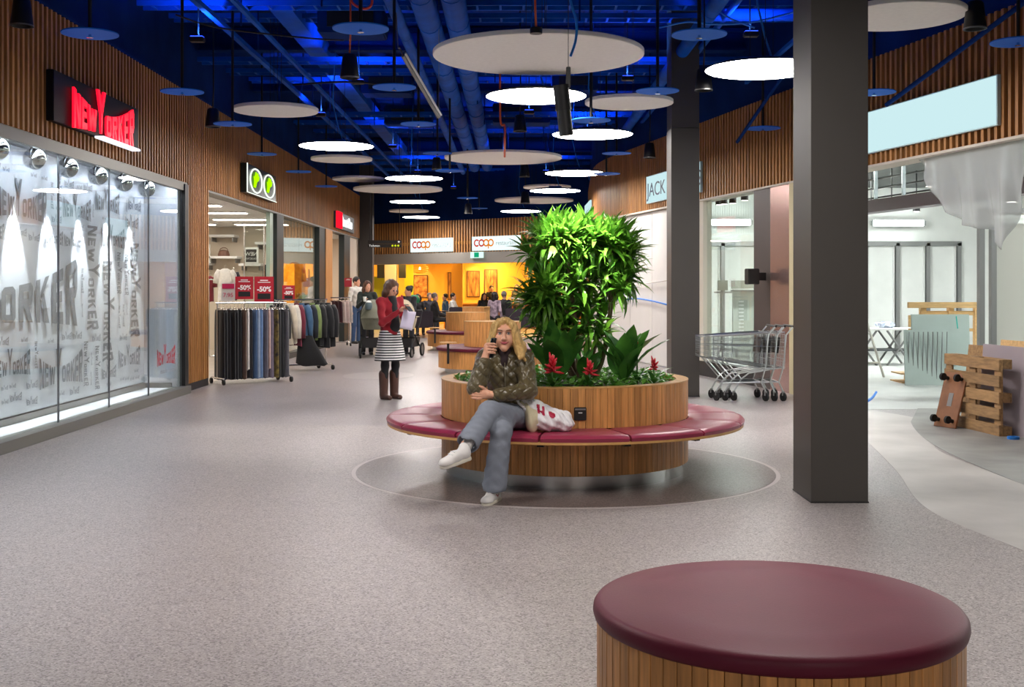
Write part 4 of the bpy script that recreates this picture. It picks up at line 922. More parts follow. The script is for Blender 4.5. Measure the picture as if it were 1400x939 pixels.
for k in range(1, 4): obj('rung', MB().tube([(6.02-.16*k/4, 20.2+.3*k/4, k/4), (6.42-.22*k/4, 20.2+.3*k/4, k/4)], .016, 8), M('pale_aluminium', 'c9cac4', .45), t)
cable('blue hose end lying on the floor behind the broad column', [W(1176, 553, 15.2), W(1186, 548, 15.4), W(1193, 543, 15.7), W(1198, 536, 15.9)], .018, M('blue_hose', '1173d6', .4))
# sign stands behind window_3
for px, py, w, h, Z, lb in ((988, 390, .2, .2, 23.5, 'grey plate on a slim pole behind the trolley window'), (1018, 389, .55, .17, 24.2, 'grey box with an orange tint on a slotted column behind the trolley window')):
    p = W(px, py, Z); t = thing('display_stand', lb, 'stand', (p.x, p.y, 0))
    obj('plate', MB().box(p, (w, .06, h)), M('stand_grey', '85877e', .5, col2='a0805f' if w > .3 else None, ns=3), t, bevel=.004)
    obj('tray', MB().box(p-Vector((0, .05, h/2+.04)), (w*1.6 if w < .3 else w, .25, .03)), m_alu, t)
    if w < .3: obj('pole', MB().tube([(p.x, p.y, 0), (p.x, p.y, p.z-h/2)], .018, 8), m_alu, t); obj('foot', MB().cyl((p.x, p.y, 0), .18, .02, 24), m_alu, t)
    else:
        obj('column', MB().box((p.x, p.y, (p.z-h/2)/2), (.5, .1, p.z-h/2-.02)), M('stand_pale', 'b8bcb4', .5), t)
        for k in range(9): obj('slot', MB().box((p.x-.08, p.y-.052, p.z-.35-.075*k), (.1, .01, .03)), m_white, t)
# ------------------------------------------------------------------ shopping trolleys
def trolley(label):
    t = thing('shopping_trolley', label, 'shopping trolley', (0, 0, 0), 0, 'nested shopping trolleys')
    b = MB()
    def side(s, f): return lambda u, v: Vector((-.52+.90*u, s*(.21+.06*u), (.60-.16*u)+((.88+.06*u)-(.60-.16*u))*v))
    wires = []
    for s in (-1, 1):
        f = side(s, 0)
        for k in range(15): b.tube([f(k/14, 0), f(k/14, 1)], .002, 4)
        for k in range(1, 5): b.tube([f(0, k/5), f(1, k/5)], .0022 if k != 3 else .004, 4)
    for k in range(8):
        y = -1+2*k/7
        b.tube([(-.52, y*.21, .88), (-.52, y*.21, .60), (.38, y*.27, .44)], .0028, 4); b.tube([(.38, y*.27, .44), (.40, y*.27, .9)], .0028, 4)
    for k in range(8): u = k/7; b.tube([(-.52+.9*u, -(.21+.06*u), .60-.16*u), (-.52+.9*u, .21+.06*u, .60-.16*u)], .003, 4)
    for k in range(5): z = .62+.26*k/4; b.tube([(-.52, -.21, z), (-.52, .21, z)], .003, 4); z = .46+.45*k/4; b.tube([(.385, -.27, z), (.385, .27, z)], .003, 4)
    obj('basket', b, m_wire, t)
    b = MB().tube([(-.52, -.21, .88), (.38, -.27, .94), (.38, .27, .94), (-.52, .21, .88)], .008, 6, closed=True)
    obj('rim', b, m_wire, t, smooth=40)
    b = MB()
    for s in (-1, 1):
        b.tube([(.5, s*.27, 1.02), (.40, s*.27, .9), (.36, s*.27, .46), (-.1, s*.24, .38), (-.2, s*.22, .30), (-.30, s*.2, .13)], .011, 8)
        b.tube([(.36, s*.27, .46), (.30, s*.27, .26), (.36, s*.27, .13)], .011, 8); b.tube([(-.2, s*.22, .3), (-.44, s*.2, .58)], .009, 8); b.tube([(.3, s*.27, .26), (-.24, s*.21, .24)], .008, 6)
    b.tube([(.3, -.27, .26), (.3, .27, .26)], .008, 6).tube([(-.24, -.21, .24), (-.24, .21, .24)], .008, 6)
    for k in range(7): y = -.2+.4*k/6; b.tube([(.3, y*1.2, .26), (-.24, y, .24)], .003, 4)
    obj('chassis', b, m_wire, t, smooth=40)
    obj('handle', MB().tube([(.5, -.29, 1.02), (.5, .29, 1.02)], .017, 10), m_black, t, smooth=40)
    obj('child_seat', MB().box((.31, 0, .76), (.02, .46, .22), Matrix.Rotation(.15, 3, 'Y')), m_black, t, bevel=.004)
    for x, y in ((-.30, -.2), (-.30, .2), (.36, -.27), (.36, .27)):
        w = obj('castor_fork', MB().box((x, y, .105), (.035, .045, .06)), m_alu, t)
        obj('wheel', MB().cyl((x-.012, y-.006, .06), .06, .028, 18, axis=(.9, .42, 0)), m_rubber, w, smooth=40)
    return t
tr = trolley('wire shopping trolley, hindmost of the nested row'); tr.matrix_basis = Matrix.Translation((3.34, 16.24, 0))
dup(tr, (3.22, 16.24, 0), 0, 'wire shopping trolley in the middle of the nested row'); dup(tr, (3.10, 16.24, 0), 0, 'wire shopping trolley at the front of the nested row')
# ------------------------------------------------------------------ signs on the right slatted wall
m_pale = EM('pale_sign_face', 'cdeef2', 1.0)
def rsign(z_near, z_far, h0, h1, label, txt=None):
    p = fpt(z_far, -.05); t = thing('shop_sign', label, 'sign', (p.x, p.y, h0))
    b = MB(); fbox(b, z_near, z_far, -.09, -.05, h0, h1); obj('box', b, M('sign_side', 'b6cfd2', .4), t)
    b = MB(); fbox(b, z_near+.02, z_far-.02, -.097, -.09, h0+.012, h1-.012); obj('face', b, m_pale, t)
    if txt: obj('lettering', text_geo(txt, .38, .004, 'LEFT', (lambda g: lambda u, v, w: g(u*1.24, v, w))(RW(fpt(z_far-.08, -.1), FD, h0+.13))), M('navy_letters', '20304e', .5), t, fixn=False)
rsign(12.2, 15.7, 3.24, 3.77, 'blank glowing pale blue sign on the slatted wall over the refit shop')
rsign(20.5, 23.4, 3.22, 3.76, 'glowing pale sign reading JACK and JONES behind the far column', 'JACK & JONES')
t = thing('shop_sign', 'pale blue sign seen edge-on past the bend of the slatted wall', 'sign', (2.05, 31, 3.1))
obj('box', MB().bx(1.96, 2.04, 29.4, 31.6, 3.15, 3.75), m_pale, t); 
t = thing('shop_sign', 'smaller pale blue sign further along the bent slatted wall', 'sign', (2.2, 35, 3.1)); obj('box', MB().bx(2.12, 2.2, 34.2, 36, 3.1, 3.6), m_pale, t)
# ------------------------------------------------------------------ planter bench
def plank_ring(parent, c, R, z0, z1, n, mat, th=.02, name='plank', skip=None):
    w = 2*R*math.sin(PI/n)-.003; me = mesh_of(MB().bx(-th, 0, -w/2, w/2, 0, z1-z0), name, mat)
    bm = bmesh.new(); bm.from_mesh(me); bmesh.ops.bevel(bm, geom=bm.edges[:], offset=.0018, segments=1, affect='EDGES'); bm.to_mesh(me); bm.free()
    for k in range(n):
        a = 2*PI*(k+.5)/n
        inst(name, me, Matrix.Translation((c[0]+R*math.cos(a), c[1]+R*math.sin(a), z0)) @ Matrix.Rotation(a, 4, 'Z'), parent)
def cushion_sector(c, r0, r1, z0, z1, a0, a1, gap=.006, n=12):
    h = z1-z0; prof = [(r0, 0), (r0, h*.75), (r0+.02, h*.95), ((r0+r1)/2, h*1.03), (r1-.05, h), (r1-.018, h*.86), (r1, h*.5), (r1-.008, .0)]
    b = MB(); m = len(prof); vs = []
    for j in range(n+1):
        t = j/n; a = a0+gap+(a1-a0-2*gap)*t; e = min(t, 1-t)*(a1-a0)*r1; k = 1-.16*max(0, 1-e/.03)**2
        for r, z in prof: vs.append((c[0]+r*math.cos(a), c[1]+r*math.sin(a), z0+z*k))
    fs = [(j*m+i, j*m+(i+1) % m, (j+1)*m+(i+1) % m, (j+1)*m+i) for j in range(n) for i in range(m)]+[tuple(range(m))[::-1], tuple(n*m+i for i in range(m))]
    return b.add(vs, fs)
C = (BX, BY)
pb = thing('planter_bench', 'round timber planter with a burgundy cushioned bench ring around it', 'bench', (BX, BY, 0))
obj('plinth', MB().lathe([(.9, .0025), (1.005, .0025), (1.005, .105), (.9, .105)], (BX, BY, 0), 96), m_steel, pb, smooth=30)
obj('core', MB().lathe([(.98, .1), (1.022, .1), (1.022, .775), (.955, .775), (.955, .6), (.0001, .6)], (BX, BY, 0), 96), M('dark_gap', '3b2415', .8), pb, smooth=30)
plank_ring(pb, C, 1.045, .103, .40, 112, m_plank); plank_ring(pb, C, 1.045, .47, .778, 112, m_plank)
obj('rim', MB().lathe([(.945, .74), (.945, .785), (1.048, .785), (1.048, .776), (.99, .776)], (BX, BY, 0), 96), m_plank_edge, pb, smooth=30)
obj('seat_board', MB().lathe([(1.02, .402), (1.498, .402), (1.503, .406), (1.503, .424), (1.02, .424), (1.02, .402)], (BX, BY, 0), 120), m_plank_edge, pb, smooth=30)
for k in range(14):
    a0 = math.radians(-99.5+k*360/14); obj('cushion', cushion_sector(C, 1.048, 1.512, .424, .478, a0, a0+2*PI/14), m_leather, pb, smooth=40)
for k in range(14):
    a = math.radians(-99.5+k*360/14); obj('bracket', MB().box((BX+1.2*math.cos(a), BY+1.2*math.sin(a), .392), (.5, .05, .018), a), m_blackm, pb)
a = math.atan2(-1.045*.99, .10*1.045); a = math.atan2(FLR(793, 586, .47).y-BY, FLR(793, 586, .47).x-BX)
sk = Vector((BX+1.05*math.cos(a), BY+1.05*math.sin(a), .585)); R = Matrix.Rotation(a, 3, 'Z')
s = obj('power_socket', MB().box(sk, (.016, .095, .1), R), m_black, pb, bevel=.004, label='black power socket plate')
obj('socket_lip', MB().box(sk+R @ Vector((.01, 0, .035)), (.006, .08, .012), R), m_alu, s); obj('socket_mark', MB().box(sk+R @ Vector((.009, 0, .008)), (.003, .03, .008), R), m_white, s)
obj('soil', MB().lathe([(.0001, .745), (.95, .735)], (BX, BY, 0), 48), M('dark_soil', '2a1d14', .95, nz=.4, ns=25, bump=.5), pb, fixn=False)

# ------------------------------------------------------------------ front stool
SX, SY = .91, 4.04
st = thing('round_stool', 'large round timber stool with a flat burgundy leather cushion', 'stool', (SX, SY, 0))
obj('plinth', MB().lathe([(.0001, 0), (.57, 0), (.57, .06), (.0001, .06)], (SX, SY, 0), 64), m_steel, st, smooth=30)
obj('core', MB().lathe([(.0001, .05), (.595, .05), (.595, .40), (.0001, .40)], (SX, SY, 0), 64), M('dark_gap', '3b2415', .8), st, smooth=30)
plank_ring(st, (SX, SY), .615, .055, .406, 74, m_plank)
pr = [(.0001, .404), (.615, .404), (.624, .412), (.629, .43), (.627, .448), (.617, .462), (.6, .469), (.4, .473), (.0001, .475)]
obj('cushion', MB().lathe(pr, (SX, SY, 0), 128), m_leather_d, st, smooth=50)

# ------------------------------------------------------------------ round benches further along
def far_bench(x, y, rs, rd, label, tabs):
    t = thing('round_bench', label, 'bench', (x, y, 0))
    def cladding(nm, R, z0, z1, n):
        b = MB()
        for k in range(n):
            a = 2*PI*(k+.5)/n; w = 2*R*math.sin(PI/n)-.004; b.box((x+(R-.01)*math.cos(a), y+(R-.01)*math.sin(a), (z0+z1)/2), (.02, w, z1-z0), a)
        obj(nm, b, m_plank, t, kind='stuff')
    obj('plinth', MB().lathe([(.0001, 0), (rs-.16, 0), (rs-.16, .1), (.0001, .1)], (x, y, 0), 48), m_steel, t, smooth=30)
    obj('core', MB().lathe([(.0001, .1), (rs-.07, .1), (rs-.07, .4), (rd-.03, .4), (rd-.03, .9), (.0001, .9)], (x, y, 0), 48), m_plank_edge, t, smooth=30)
    cladding('seat_cladding', rs-.04, .1, .41, 100); cladding('back_cladding', rd, .47, .93, 50)
    obj('back_cap', MB().lathe([(.0001, .935), (rd+.005, .935), (rd+.005, .925)], (x, y, 0), 48), m_plank_edge, t, smooth=30)
    obj('cushion', MB().lathe([(rd, .41), (rs-.01, .41), (rs, .43), (rs, .46), (rs-.03, .48), (rd, .48)], (x, y, 0), 64), m_leather_d, t, smooth=40)
    for (tx, ty) in tabs:
        s = obj('side_table', MB().lathe([(.0001, .585), (.15, .585), (.15, .565), (.0001, .565)], (tx, ty, 0), 32), m_plank_edge, t, smooth=30)
        obj('table_post', MB().bx(tx-.02, tx+.02, ty-.01, ty+.02, .2, .57), m_black, s)
far_bench(-.36, 21.5, 1.03, .52, 'round timber bench with a burgundy seat ring and timber back drum, right behind the planter', [(-1.13, 20.7)])
far_bench(-1.15, 29.3, 1.0, .5, 'round timber bench with a timber back drum in front of the restaurant', [(-1.87, 28.4)])
t = thing('waste_station', 'square timber cabinet standing behind the far round bench', 'cabinet', (-.95, 34.5, 0))
obj('body', MB().bx(-1.45, -.82, 34.2, 34.8, 0, .96), m_plank, t, bevel=.004); obj('side_panel', MB().bx(-.82, -.66, 34.25, 34.75, 0, .955), m_plank_edge, t); obj('top', MB().bx(-1.46, -.65, 34.19, 34.81, .96, .985), m_plank_edge, t)

# ------------------------------------------------------------------ plants in the planter
def leaf_mesh(name, L, Wd, mat, droop=.25, segs=6, fold=.25, tip=1.6, wav=0., stem=0.):
    """blade along +x, arching in z; two halves folded along the midrib"""
    vs = []; fs = []
    for i in range(segs+1):
        s = i/segs; x = L*(s-droop*.25*s*s); z = -droop*L*s*s*.7+.06*L*math.sin(s*PI)
        if s < stem: w = .06*Wd
        else: q = (s-stem)/(1-stem); w = Wd/2*(math.sin(PI*min(1, q**(1/tip)*.98+.02))**.75 if tip else 1)
        zz = z+w*fold; r = wav*Wd*math.sin(i*2.3)
        vs += [(x, -w, zz+r), (x, 0, z), (x, w, zz-r)]
    for i in range(segs):
        a = i*3; fs += [(a, a+1, a+4, a+3), (a+1, a+2, a+5, a+4)]
    b = MB(); b.add(vs, fs); return b
def LEAFM(name, c1, c2, rough=.35, tl=.35):
    """leaf: glossy blade that also lets light through, tint varying by leaf"""
    if name in MATS: return MATS[name]
    m = M(name, c1, rough, nz=.2, ns=7, obj_var=.25, col2=c2, spec=.6)
    nt = m.node_tree; b = nt.nodes['Principled BSDF']; o = nt.nodes['Material Output']
    tr = nt.nodes.new('ShaderNodeBsdfTranslucent'); mx = nt.nodes.new('ShaderNodeMixShader'); mx.inputs[0].default_value = tl
    l = b.inputs['Base Color'].links[0].from_socket; nt.links.new(l, tr.inputs[0])
    nt.links.new(b.outputs[0], mx.inputs[1]); nt.links.new(tr.outputs[0], mx.inputs[2]); nt.links.new(mx.outputs[0], o.inputs['Surface']); return m
m_leaf = LEAFM('shrub_leaf', '74a636', '2f6a20', .3, .35); m_leaf2 = LEAFM('broad_leaf', '57913a', '2b5f28', .28, .3); m_leaf3 = LEAFM('cover_leaf', '76b045', '3f7a28', .4, .35)
def basis(d, roll=0.):
    d = d.normalized(); up = Vector((0, 0, 1)); y = up.cross(d); y = y.normalized() if y.length > 1e-3 else Vector((0, 1, 0)); z = d.cross(y)
    return Matrix((d, y, z)).transposed().to_4x4() @ Matrix.Rotation(roll, 4, 'X')
RS = random.Random(11)
sh = thing('indoor_shrub', 'tall bushy shrub with slender glossy green leaves rising from the round planter', 'shrub', (.62, BY, .745))
lmesh = [mesh_of(leaf_mesh('leaf', 1, .19, m_leaf, dr), 'leaf', m_leaf, True) for dr in (.15, .4, .75)]
base = Vector((.60, BY, .74)); tips = []
lobes = [((.36, 9.95, 1.90), (.25, .25, .2), 26), ((.83, 9.98, 1.86), (.22, .24, .17), 24), ((.58, 9.95, 1.93), (.2, .25, .16), 14), ((.34, 9.9, 1.50), (.24, .24, .2), 15), ((.60, 10.0, 1.55), (.24, .25, .22), 11), ((.92, 9.95, 1.62), (.14, .2, .12), 8), ((.70, 9.95, 1.20), (.16, .2, .14), 5), ((.38, 9.9, 1.20), (.2, .2, .14), 6)]
for cen, rad, n in lobes:
    cen = Vector(cen)
    for k in range(n):
        v = Vector((RS.gauss(0, 1), RS.gauss(0, 1)-.35, RS.gauss(0, 1)+.35)).normalized(); q = RS.uniform(.65, 1.0)
        p = cen+Vector((v.x*rad[0], v.y*rad[1], v.z*rad[2]))*q; tips.append((p, (v*.7+Vector((0, 0, .75))).normalized(), cen))
leaves = []
for p, d, cen in tips:
    n = RS.randint(18, 24); ph = RS.uniform(0, 6.28); Bm = basis(d)
    for k in range(n):
        f = k/n; el = math.radians(78-115*f+RS.uniform(-8, 8)); az = ph+k*2.4
        loc = Vector((math.sin(el), math.cos(el)*math.cos(az), math.cos(el)*math.sin(az))); dr = Bm.to_3x3() @ loc
        L = (.145+.11*math.sin(PI*(.25+.65*f)))*RS.uniform(.85, 1.15)
        Mx = Matrix.Translation(p-d*(.1*f)) @ basis(dr, RS.uniform(-.4, .4)) @ Matrix.Scale(L, 4)
        leaves.append((p.y-.55*p.z+dr.y*.15+RS.uniform(0, .1), min(2, int(f*3)), Mx))
leaves.sort(key=lambda q: q[0])
for _, k, Mx in leaves[:300]: inst('leaf', lmesh[k], Mx, sh)
b = MB(); raw = [leaf_mesh('leaf', 1, .19, m_leaf, dr, 4) for dr in (.15, .4, .75)]
for _, k, Mx in leaves[300:]: b.add([Mx @ Vector(v) for v in raw[k].v], raw[k].f)
obj('foliage', b, m_leaf, sh, smooth=True, fixn=False, kind='stuff')
m_bark = M('pale_bark', '6b5844', .8, nz=.35, ns=12, bump=.4)
trunks = [(-.06, 0, .30), (.06, .05, .8), (-.02, -.06, .5), (.1, -.04, .9), (-.1, .06, .38)]
nodes = []
for i, (dx, dy, tx) in enumerate(trunks):
    p0 = base+Vector((dx*.6, dy, -.02)); p1 = Vector((base.x+dx+(tx-base.x)*.35, BY+dy*1.6, 1.1)); p2 = Vector((tx*.8+base.x*.2, BY+dy*2, 1.42)); p3 = Vector((tx, BY+dy*2.5, 1.62))
    obj('trunk', MB().tube([p0, (p0+p1)/2+Vector((.02*(i-2), 0, 0)), p1, p2, p3], [.032, .028, .024, .02, .016], 10), m_bark, sh, smooth=True); nodes += [p1, p2, p3, (p1+p2)/2]
for i, (p, d, cen) in enumerate(tips):
    q = min(nodes, key=lambda n_: (n_-p).length+(.5 if n_.z > p.z-.05 else 0)); m_ = (p+q)/2+Vector((0, 0, .03))
    obj('branch', MB().tube([q, m_, p-d*.05, p], [.011, .009, .008, .005], 6), m_bark, sh, smooth=True)
def broad_plant(c, specs, label):
    t = thing('broad_leaf_plant', label, 'plant', c)
    for (az, el, L, Wd, dr, roll) in specs:
        d = Vector((math.cos(el)*math.cos(az), math.cos(el)*math.sin(az), math.sin(el)))
        lm = leaf_mesh('leaf', L, Wd, m_leaf2, dr, 8, .22, 1.15, .03, .1); me = mesh_of(lm, 'leaf', m_leaf2, True)
        inst('leaf', me, Matrix.Translation(c) @ basis(d, roll), t)
    obj('crown', MB().cyl(c-Vector((0, 0, .02)), .05, .06, 10, r2=.03), m_leaf2, t, smooth=40)
def specs(n, seed, lo=.9, L0=.36, L1=.5, W0=.11):
    r = random.Random(seed); out = []
    for k in range(n):
        az = 2*PI*k/n+r.uniform(-.25, .25); el = r.uniform(lo, 1.42); out.append((az, el, r.uniform(L0, L1), r.uniform(W0*.85, W0*1.25), r.uniform(.05, .35), r.uniform(-.7, .7)))
    return out
broad_plant(Vector((.37, 9.45, .75)), specs(13, 3, .95, .45, .62, .13)+[(-1.9, 1.25, .62, .15, .1, .3), (-1.2, 1.2, .5, .16, .15, -.3), (-2.6, 1.0, .5, .13, .2, .4), (-.6, 1.1, .5, .14, .2, -.4)], 'broad-leaved dark green plant beside the seated woman in the planter')
broad_plant(Vector((.92, 9.55, .75)), specs(13, 5, .95, .42, .56, .15)+[(-.3, .95, .55, .13, .2, .2), (-1.7, 1.2, .5, .16, .1, .2), (-1.2, 1.3, .55, .16, .1, -.2)], 'broad-leaved dark green plant on the side of the planter facing the far column')
broad_plant(Vector((.62, 9.75, .75)), specs(9, 8, .7, .3, .4, .1), 'broad-leaved green plant at the foot of the shrub in the planter')
broad_plant(Vector((-.02, 9.75, .75)), specs(8, 9, .5, .22, .34, .08), 'low leafy plant behind the seated woman in the planter')
m_bract = M('red_bract', 'd8283a', .45, nz=.25, ns=9); m_bract2 = M('bract_tip', 'f2c4a8', .5)
def bromeliad(px, py, Z, s, label, n=22):
    p = W(px, py, Z); bs = Vector((p.x, p.y, .75)); t = thing('bromeliad', label, 'flower', bs)
    obj('flower_stem', MB().tube([bs, p-Vector((0, 0, .03))], .008, 6), m_leaf2, t, smooth=True)
    for k in range(9):
        az = k*2.4; el = .45+.07*k; d = Vector((math.cos(el)*math.cos(az), math.cos(el)*math.sin(az), math.sin(el)))
        inst('leaf', mesh_of(leaf_mesh('leaf', .24, .04, m_leaf2, .5, 5), 'leaf', m_leaf2, True), Matrix.Translation(bs+Vector((0, 0, .02))) @ basis(d), t)
    for k in range(n):
        az = k*2.4; el = 1.35-1.6*k/n; d = Vector((math.cos(el)*math.cos(az), math.cos(el)*math.sin(az), math.sin(el))); L = s*(.06+.03*math.sin(k*1.3))
        q = p-Vector((0, 0, .05*s*k/n)); br = obj('bract', MB().tube([q, q+d*L*.6, q+d*L], [.006*s, .011*s, .004*s], 6), m_bract, t, smooth=True)
        if k % 2 == 0: obj('bract_tip', MB().tube([q+d*L*.88, q+d*L*1.08], [.006*s, .002], 5), m_bract2, br, smooth=True)
bromeliad(755, 498, 9.15, 1.15, 'red star-shaped bromeliad flower beside the seated woman'); bromeliad(806, 503, 9.2, .95, 'red bromeliad flower at the middle of the planter')
bromeliad(871, 474, 9.6, .75, 'dull red bromeliad bud standing high among the broad leaves', 12); bromeliad(894, 498, 9.45, .85, 'dark red bromeliad flower near the planter edge by the far column', 14)
b = MB(); raw = leaf_mesh('l', 1, .55, m_leaf3, .3, 3, .2)
for k in range(1500):
    r_ = .92*math.sqrt(RS.uniform(.12, 1)); a = RS.uniform(0, 2*PI); el = RS.uniform(-.1, 1.1); az = RS.uniform(0, 6.3)
    d = Vector((math.cos(el)*math.cos(az), math.cos(el)*math.sin(az), math.sin(el)))
    p = Vector((BX+r_*math.cos(a), BY+r_*math.sin(a), .745+RS.uniform(0, .07)))
    if r_ > .88: p.z -= .02
    Mx = Matrix.Translation(p) @ basis(d, RS.uniform(-.5, .5)) @ Matrix.Scale(RS.uniform(.04, .085), 4); b.add([Mx @ Vector(v) for v in raw.v], raw.f)
tag(obj('ground_cover', b, m_leaf3, smooth=True, fixn=False, origin=(BX, BY, .745)), 'low green ground cover filling the round planter', 'ground cover', kind='stuff')

# ------------------------------------------------------------------ restaurant at the far end
A0, A1 = Vector((-4.94, 41.6)), Vector((.3, 37.4)); AD = (A1-A0).normalized(); AN = Vector((AD.y, -AD.x))
if AN.y > 0: AN = -AN                     # towards the hall
Ao = A0-AD*3.2; Ae = A0+AD*9.6
def abox(b, s0, s1, o0, o1, h0, h1, mi=0):
    P = [A0+AD*s0+AN*o0, A0+AD*s1+AN*o0, A0+AD*s1+AN*o1, A0+AD*s0+AN*o1]; return b.prism([(p.x, p.y) for p in P], h1-h0, lambda u, v, w: (u, v, h0+w), mi)
b = MB(); abox(b, -3.2, 9.6, -.2, 0, 2.72, 3.8, 0); abox(b, -3.2, 9.6, -.22, .06, 2.36, 2.72, 1); abox(b, -3.2, 9.6, -.2, -.02, 3.8, CEIL, 2)
wf = struct('wall_far', b, [m_wood_back, M('grey_band', '8a857e', .55), m_blue_d])
me_sl = mesh_of(MB().bx(-.024, .024, -.04, 0, 0, 1.08), 'slat', m_wood); s_ = -3.1
while s_ < 9.5:
    q = A0+AD*s_; R = Matrix(((AD.x, -AN.x, 0, q.x), (AD.y, -AN.y, 0, q.y), (0, 0, 1, 2.72), (0, 0, 0, 1))); inst('slat', me_sl, R, wf); s_ += .12
def AF(s0, z0, o=.11): return lambda u, v, w: (*(A0+AD*(s0+u)+AN*(o+w)), z0+v)
def ring_geo(b, fr, cx, cy, r, w, a0=0, a1=2*PI, n=28, mi=0):
    for k in range(n):
        t0, t1 = a0+(a1-a0)*k/n, a0+(a1-a0)*(k+1)/n
        b.add([fr(cx+q*math.cos(t), cy+q*math.sin(t), 0) for q, t in ((r-w/2, t0), (r+w/2, t0), (r+w/2, t1), (r-w/2, t1))], [(0,1,2,3)], mi)
LEN = (A1-A0).length
m_sign = EM('coop_sign_face', 'e6f8f8', 1.2)
for s0, s1, lb in ((.2875*LEN, .573*LEN, 'glowing pale coop restaurant sign on the side of the grey column'), (.703*LEN, 1.0*LEN, 'glowing pale coop restaurant sign above the green exit sign')):
    q = A0+AD*s0; t = thing('shop_sign', lb, 'sign', (q.x, q.y, 2.76)); b = MB(); abox(b, s0, s1, .03, .1, 2.76, 3.22); obj('box', b, m_sign, t)
    fr = AF(s0+.08, 2.84, .104); r = .10; W_ = .05; b = MB()
    ring_geo(b, fr, .13, .17, r, W_, .75, 5.5, mi=0); ring_geo(b, fr, .33, .17, r, W_, mi=1); ring_geo(b, fr, .53, .17, r, W_, mi=2); ring_geo(b, fr, .73, .17, r, W_, mi=2)
    b.add([fr(u, v, .002) for u, v in ((.605, .17), (.65, .17), (.65, -.02), (.605, -.02))], [(0,1,2,3)], 2)
    obj('logo', b, [EM('coop_red', 'e03a20', .8), EM('coop_red2', 'd83428', .8), EM('coop_orange', 'f08a10', .9)], t, fixn=False)
    obj('lettering', text_geo('restaurant', .2, 0, 'LEFT', AF(s0+1.02, 2.93, .105)), M('sign_grey_letters', 'a4b4b4', .6), t, fixn=False)
    
q = A0+AD*(.745*LEN)+AN*.3; t = thing('exit_sign', 'green and white emergency exit sign below the coop sign', 'exit sign', (q.x, q.y, 2.52))
b = MB(); abox(b, .70*LEN, .775*LEN, .08, .16, 2.52, 2.72); obj('box', b, EM('exit_white', 'd8fff0', 1.2), t)
b = MB(); abox(b, .725*LEN, .755*LEN, .16, .165, 2.54, 2.7); obj('pictogram', b, EM('exit_green', '18a878', 1.), t)
# dark direction sign hanging in front
c = W(526, 334, 30); t = thing('direction_sign', 'black hanging direction sign reading Toiletten with yellow dots', 'sign', c)
obj('upper_board', MB().box(c+Vector((0, 0, .06)), (.86, .04, .085)), M('brown_black', '241d1a', .5), t); obj('lower_board', MB().box(c-Vector((0, 0, .035)), (.86, .04, .09)), M('brown_black', '241d1a', .5), t)
obj('lettering', text_geo('Toiletten', .075, 0, 'LEFT', FW(c.x-.4, c.y-.022, c.z-.06)), EM('sign_white', 'f0ece4', 1.), t, fixn=False)
for k in range(3): obj('symbol', MB().lathe([(.0001, 0), (.026, 0)], (c.x+.2+.075*k, c.y-.022, c.z-.035), 12, axis=(0, -1, 0)), EM('sign_yellow', 'd6e020', 1.), t, fixn=False)
obj('arrow', MB().add([(c.x+.36, c.y-.022, c.z+.04), (c.x+.4, c.y-.022, c.z+.065), (c.x+.36, c.y-.022, c.z+.09), (c.x+.33, c.y-.022, c.z+.065)], [(0,1,2,3)]), EM('sign_white', 'f0ece4', 1.), t, fixn=False)
for s in (-.38, .38): obj('rod', MB().tube([(c.x+s, c.y, c.z+.1), (c.x+s, c.y, CEIL-.01)], .008, 6), m_blackm, t)
# interior shell
m_yel = M('warm_yellow_wall', 'ecb84a', .6, nz=.05, ns=2); m_lime2 = M('lime_wall', 'b9bd1e', .6)
b = MB().bx(-9, 6, 50, 50.2, 0, 3.2, 0).bx(-9.2, -9, 38, 50.2, 0, 3.2, 0).bx(6, 6.2, 38, 50.2, 0, 3.2, 0)
P = [A0-AD*4.3, A0+AD*10.5]; b.prism([(P[0].x, P[0].y), (P[1].x, P[1].y), (6.2, 50.2), (-9.2, 50.2)], .1, lambda u, v, w: (u, v, 3.0+w), 0)
struct('wall_restaurant', b, m_yel)
def farbox(name, px0, px1, py0, py1, Z, d, mat, label, cat, bevel=0, **k):
    a, c = W(px0, py1, Z), W(px1, py0, Z); return tag(obj(name, MB().bx(a.x, c.x, Z, Z+d, max(a.z, 0), c.z), mat, bevel=bevel, origin=((a.x+c.x)/2, Z, max(0, a.z))), label, cat, **k)
farbox('lime_panel', 507, 527, 378, 458, 43.2, .15, m_lime2, 'lime green wall panel behind the red cardigan woman', 'panel'); farbox('lime_panel', 553, 565, 362, 458, 44.5, .15, m_lime2, 'tall lime green wall panel beside the orange pendant', 'panel')
farbox('lime_panel', 480, 492, 361, 458, 43.0, .15, M('yellow_panel', 'cfa51a', .6), 'yellow wall panel beside the grey column at the row end', 'panel')
farbox('pillar', 526, 542, 360.5, 458, 42.6, .4, M('pale_pillar', 'a8a29a', .6), 'pale grey pillar carrying the restaurant opening', 'pillar')
farbox('speaker_panel', 515.5, 525, 361.5, 380, 42.7, .2, m_black, 'black hanging screen on the side of the pale pillar towards the grey column', 'screen'); farbox('speaker_panel', 545, 554.5, 361.5, 380, 42.7, .2, m_black, 'black hanging screen between the pale pillar and the tall lime panel', 'screen')
farbox('pillar', 617, 632, 360, 452, 43, .5, M('ochre_pillar', 'c98e2e', .6), 'ochre square pillar in the restaurant front', 'pillar')
m_art = M('autumn_print', 'e8b060', .6, col2='8a3c14', ns=6); m_art2 = M('grove_print', 'd89a48', .6, col2='5a2f18', ns=4, stretch=(3, 1, .5))
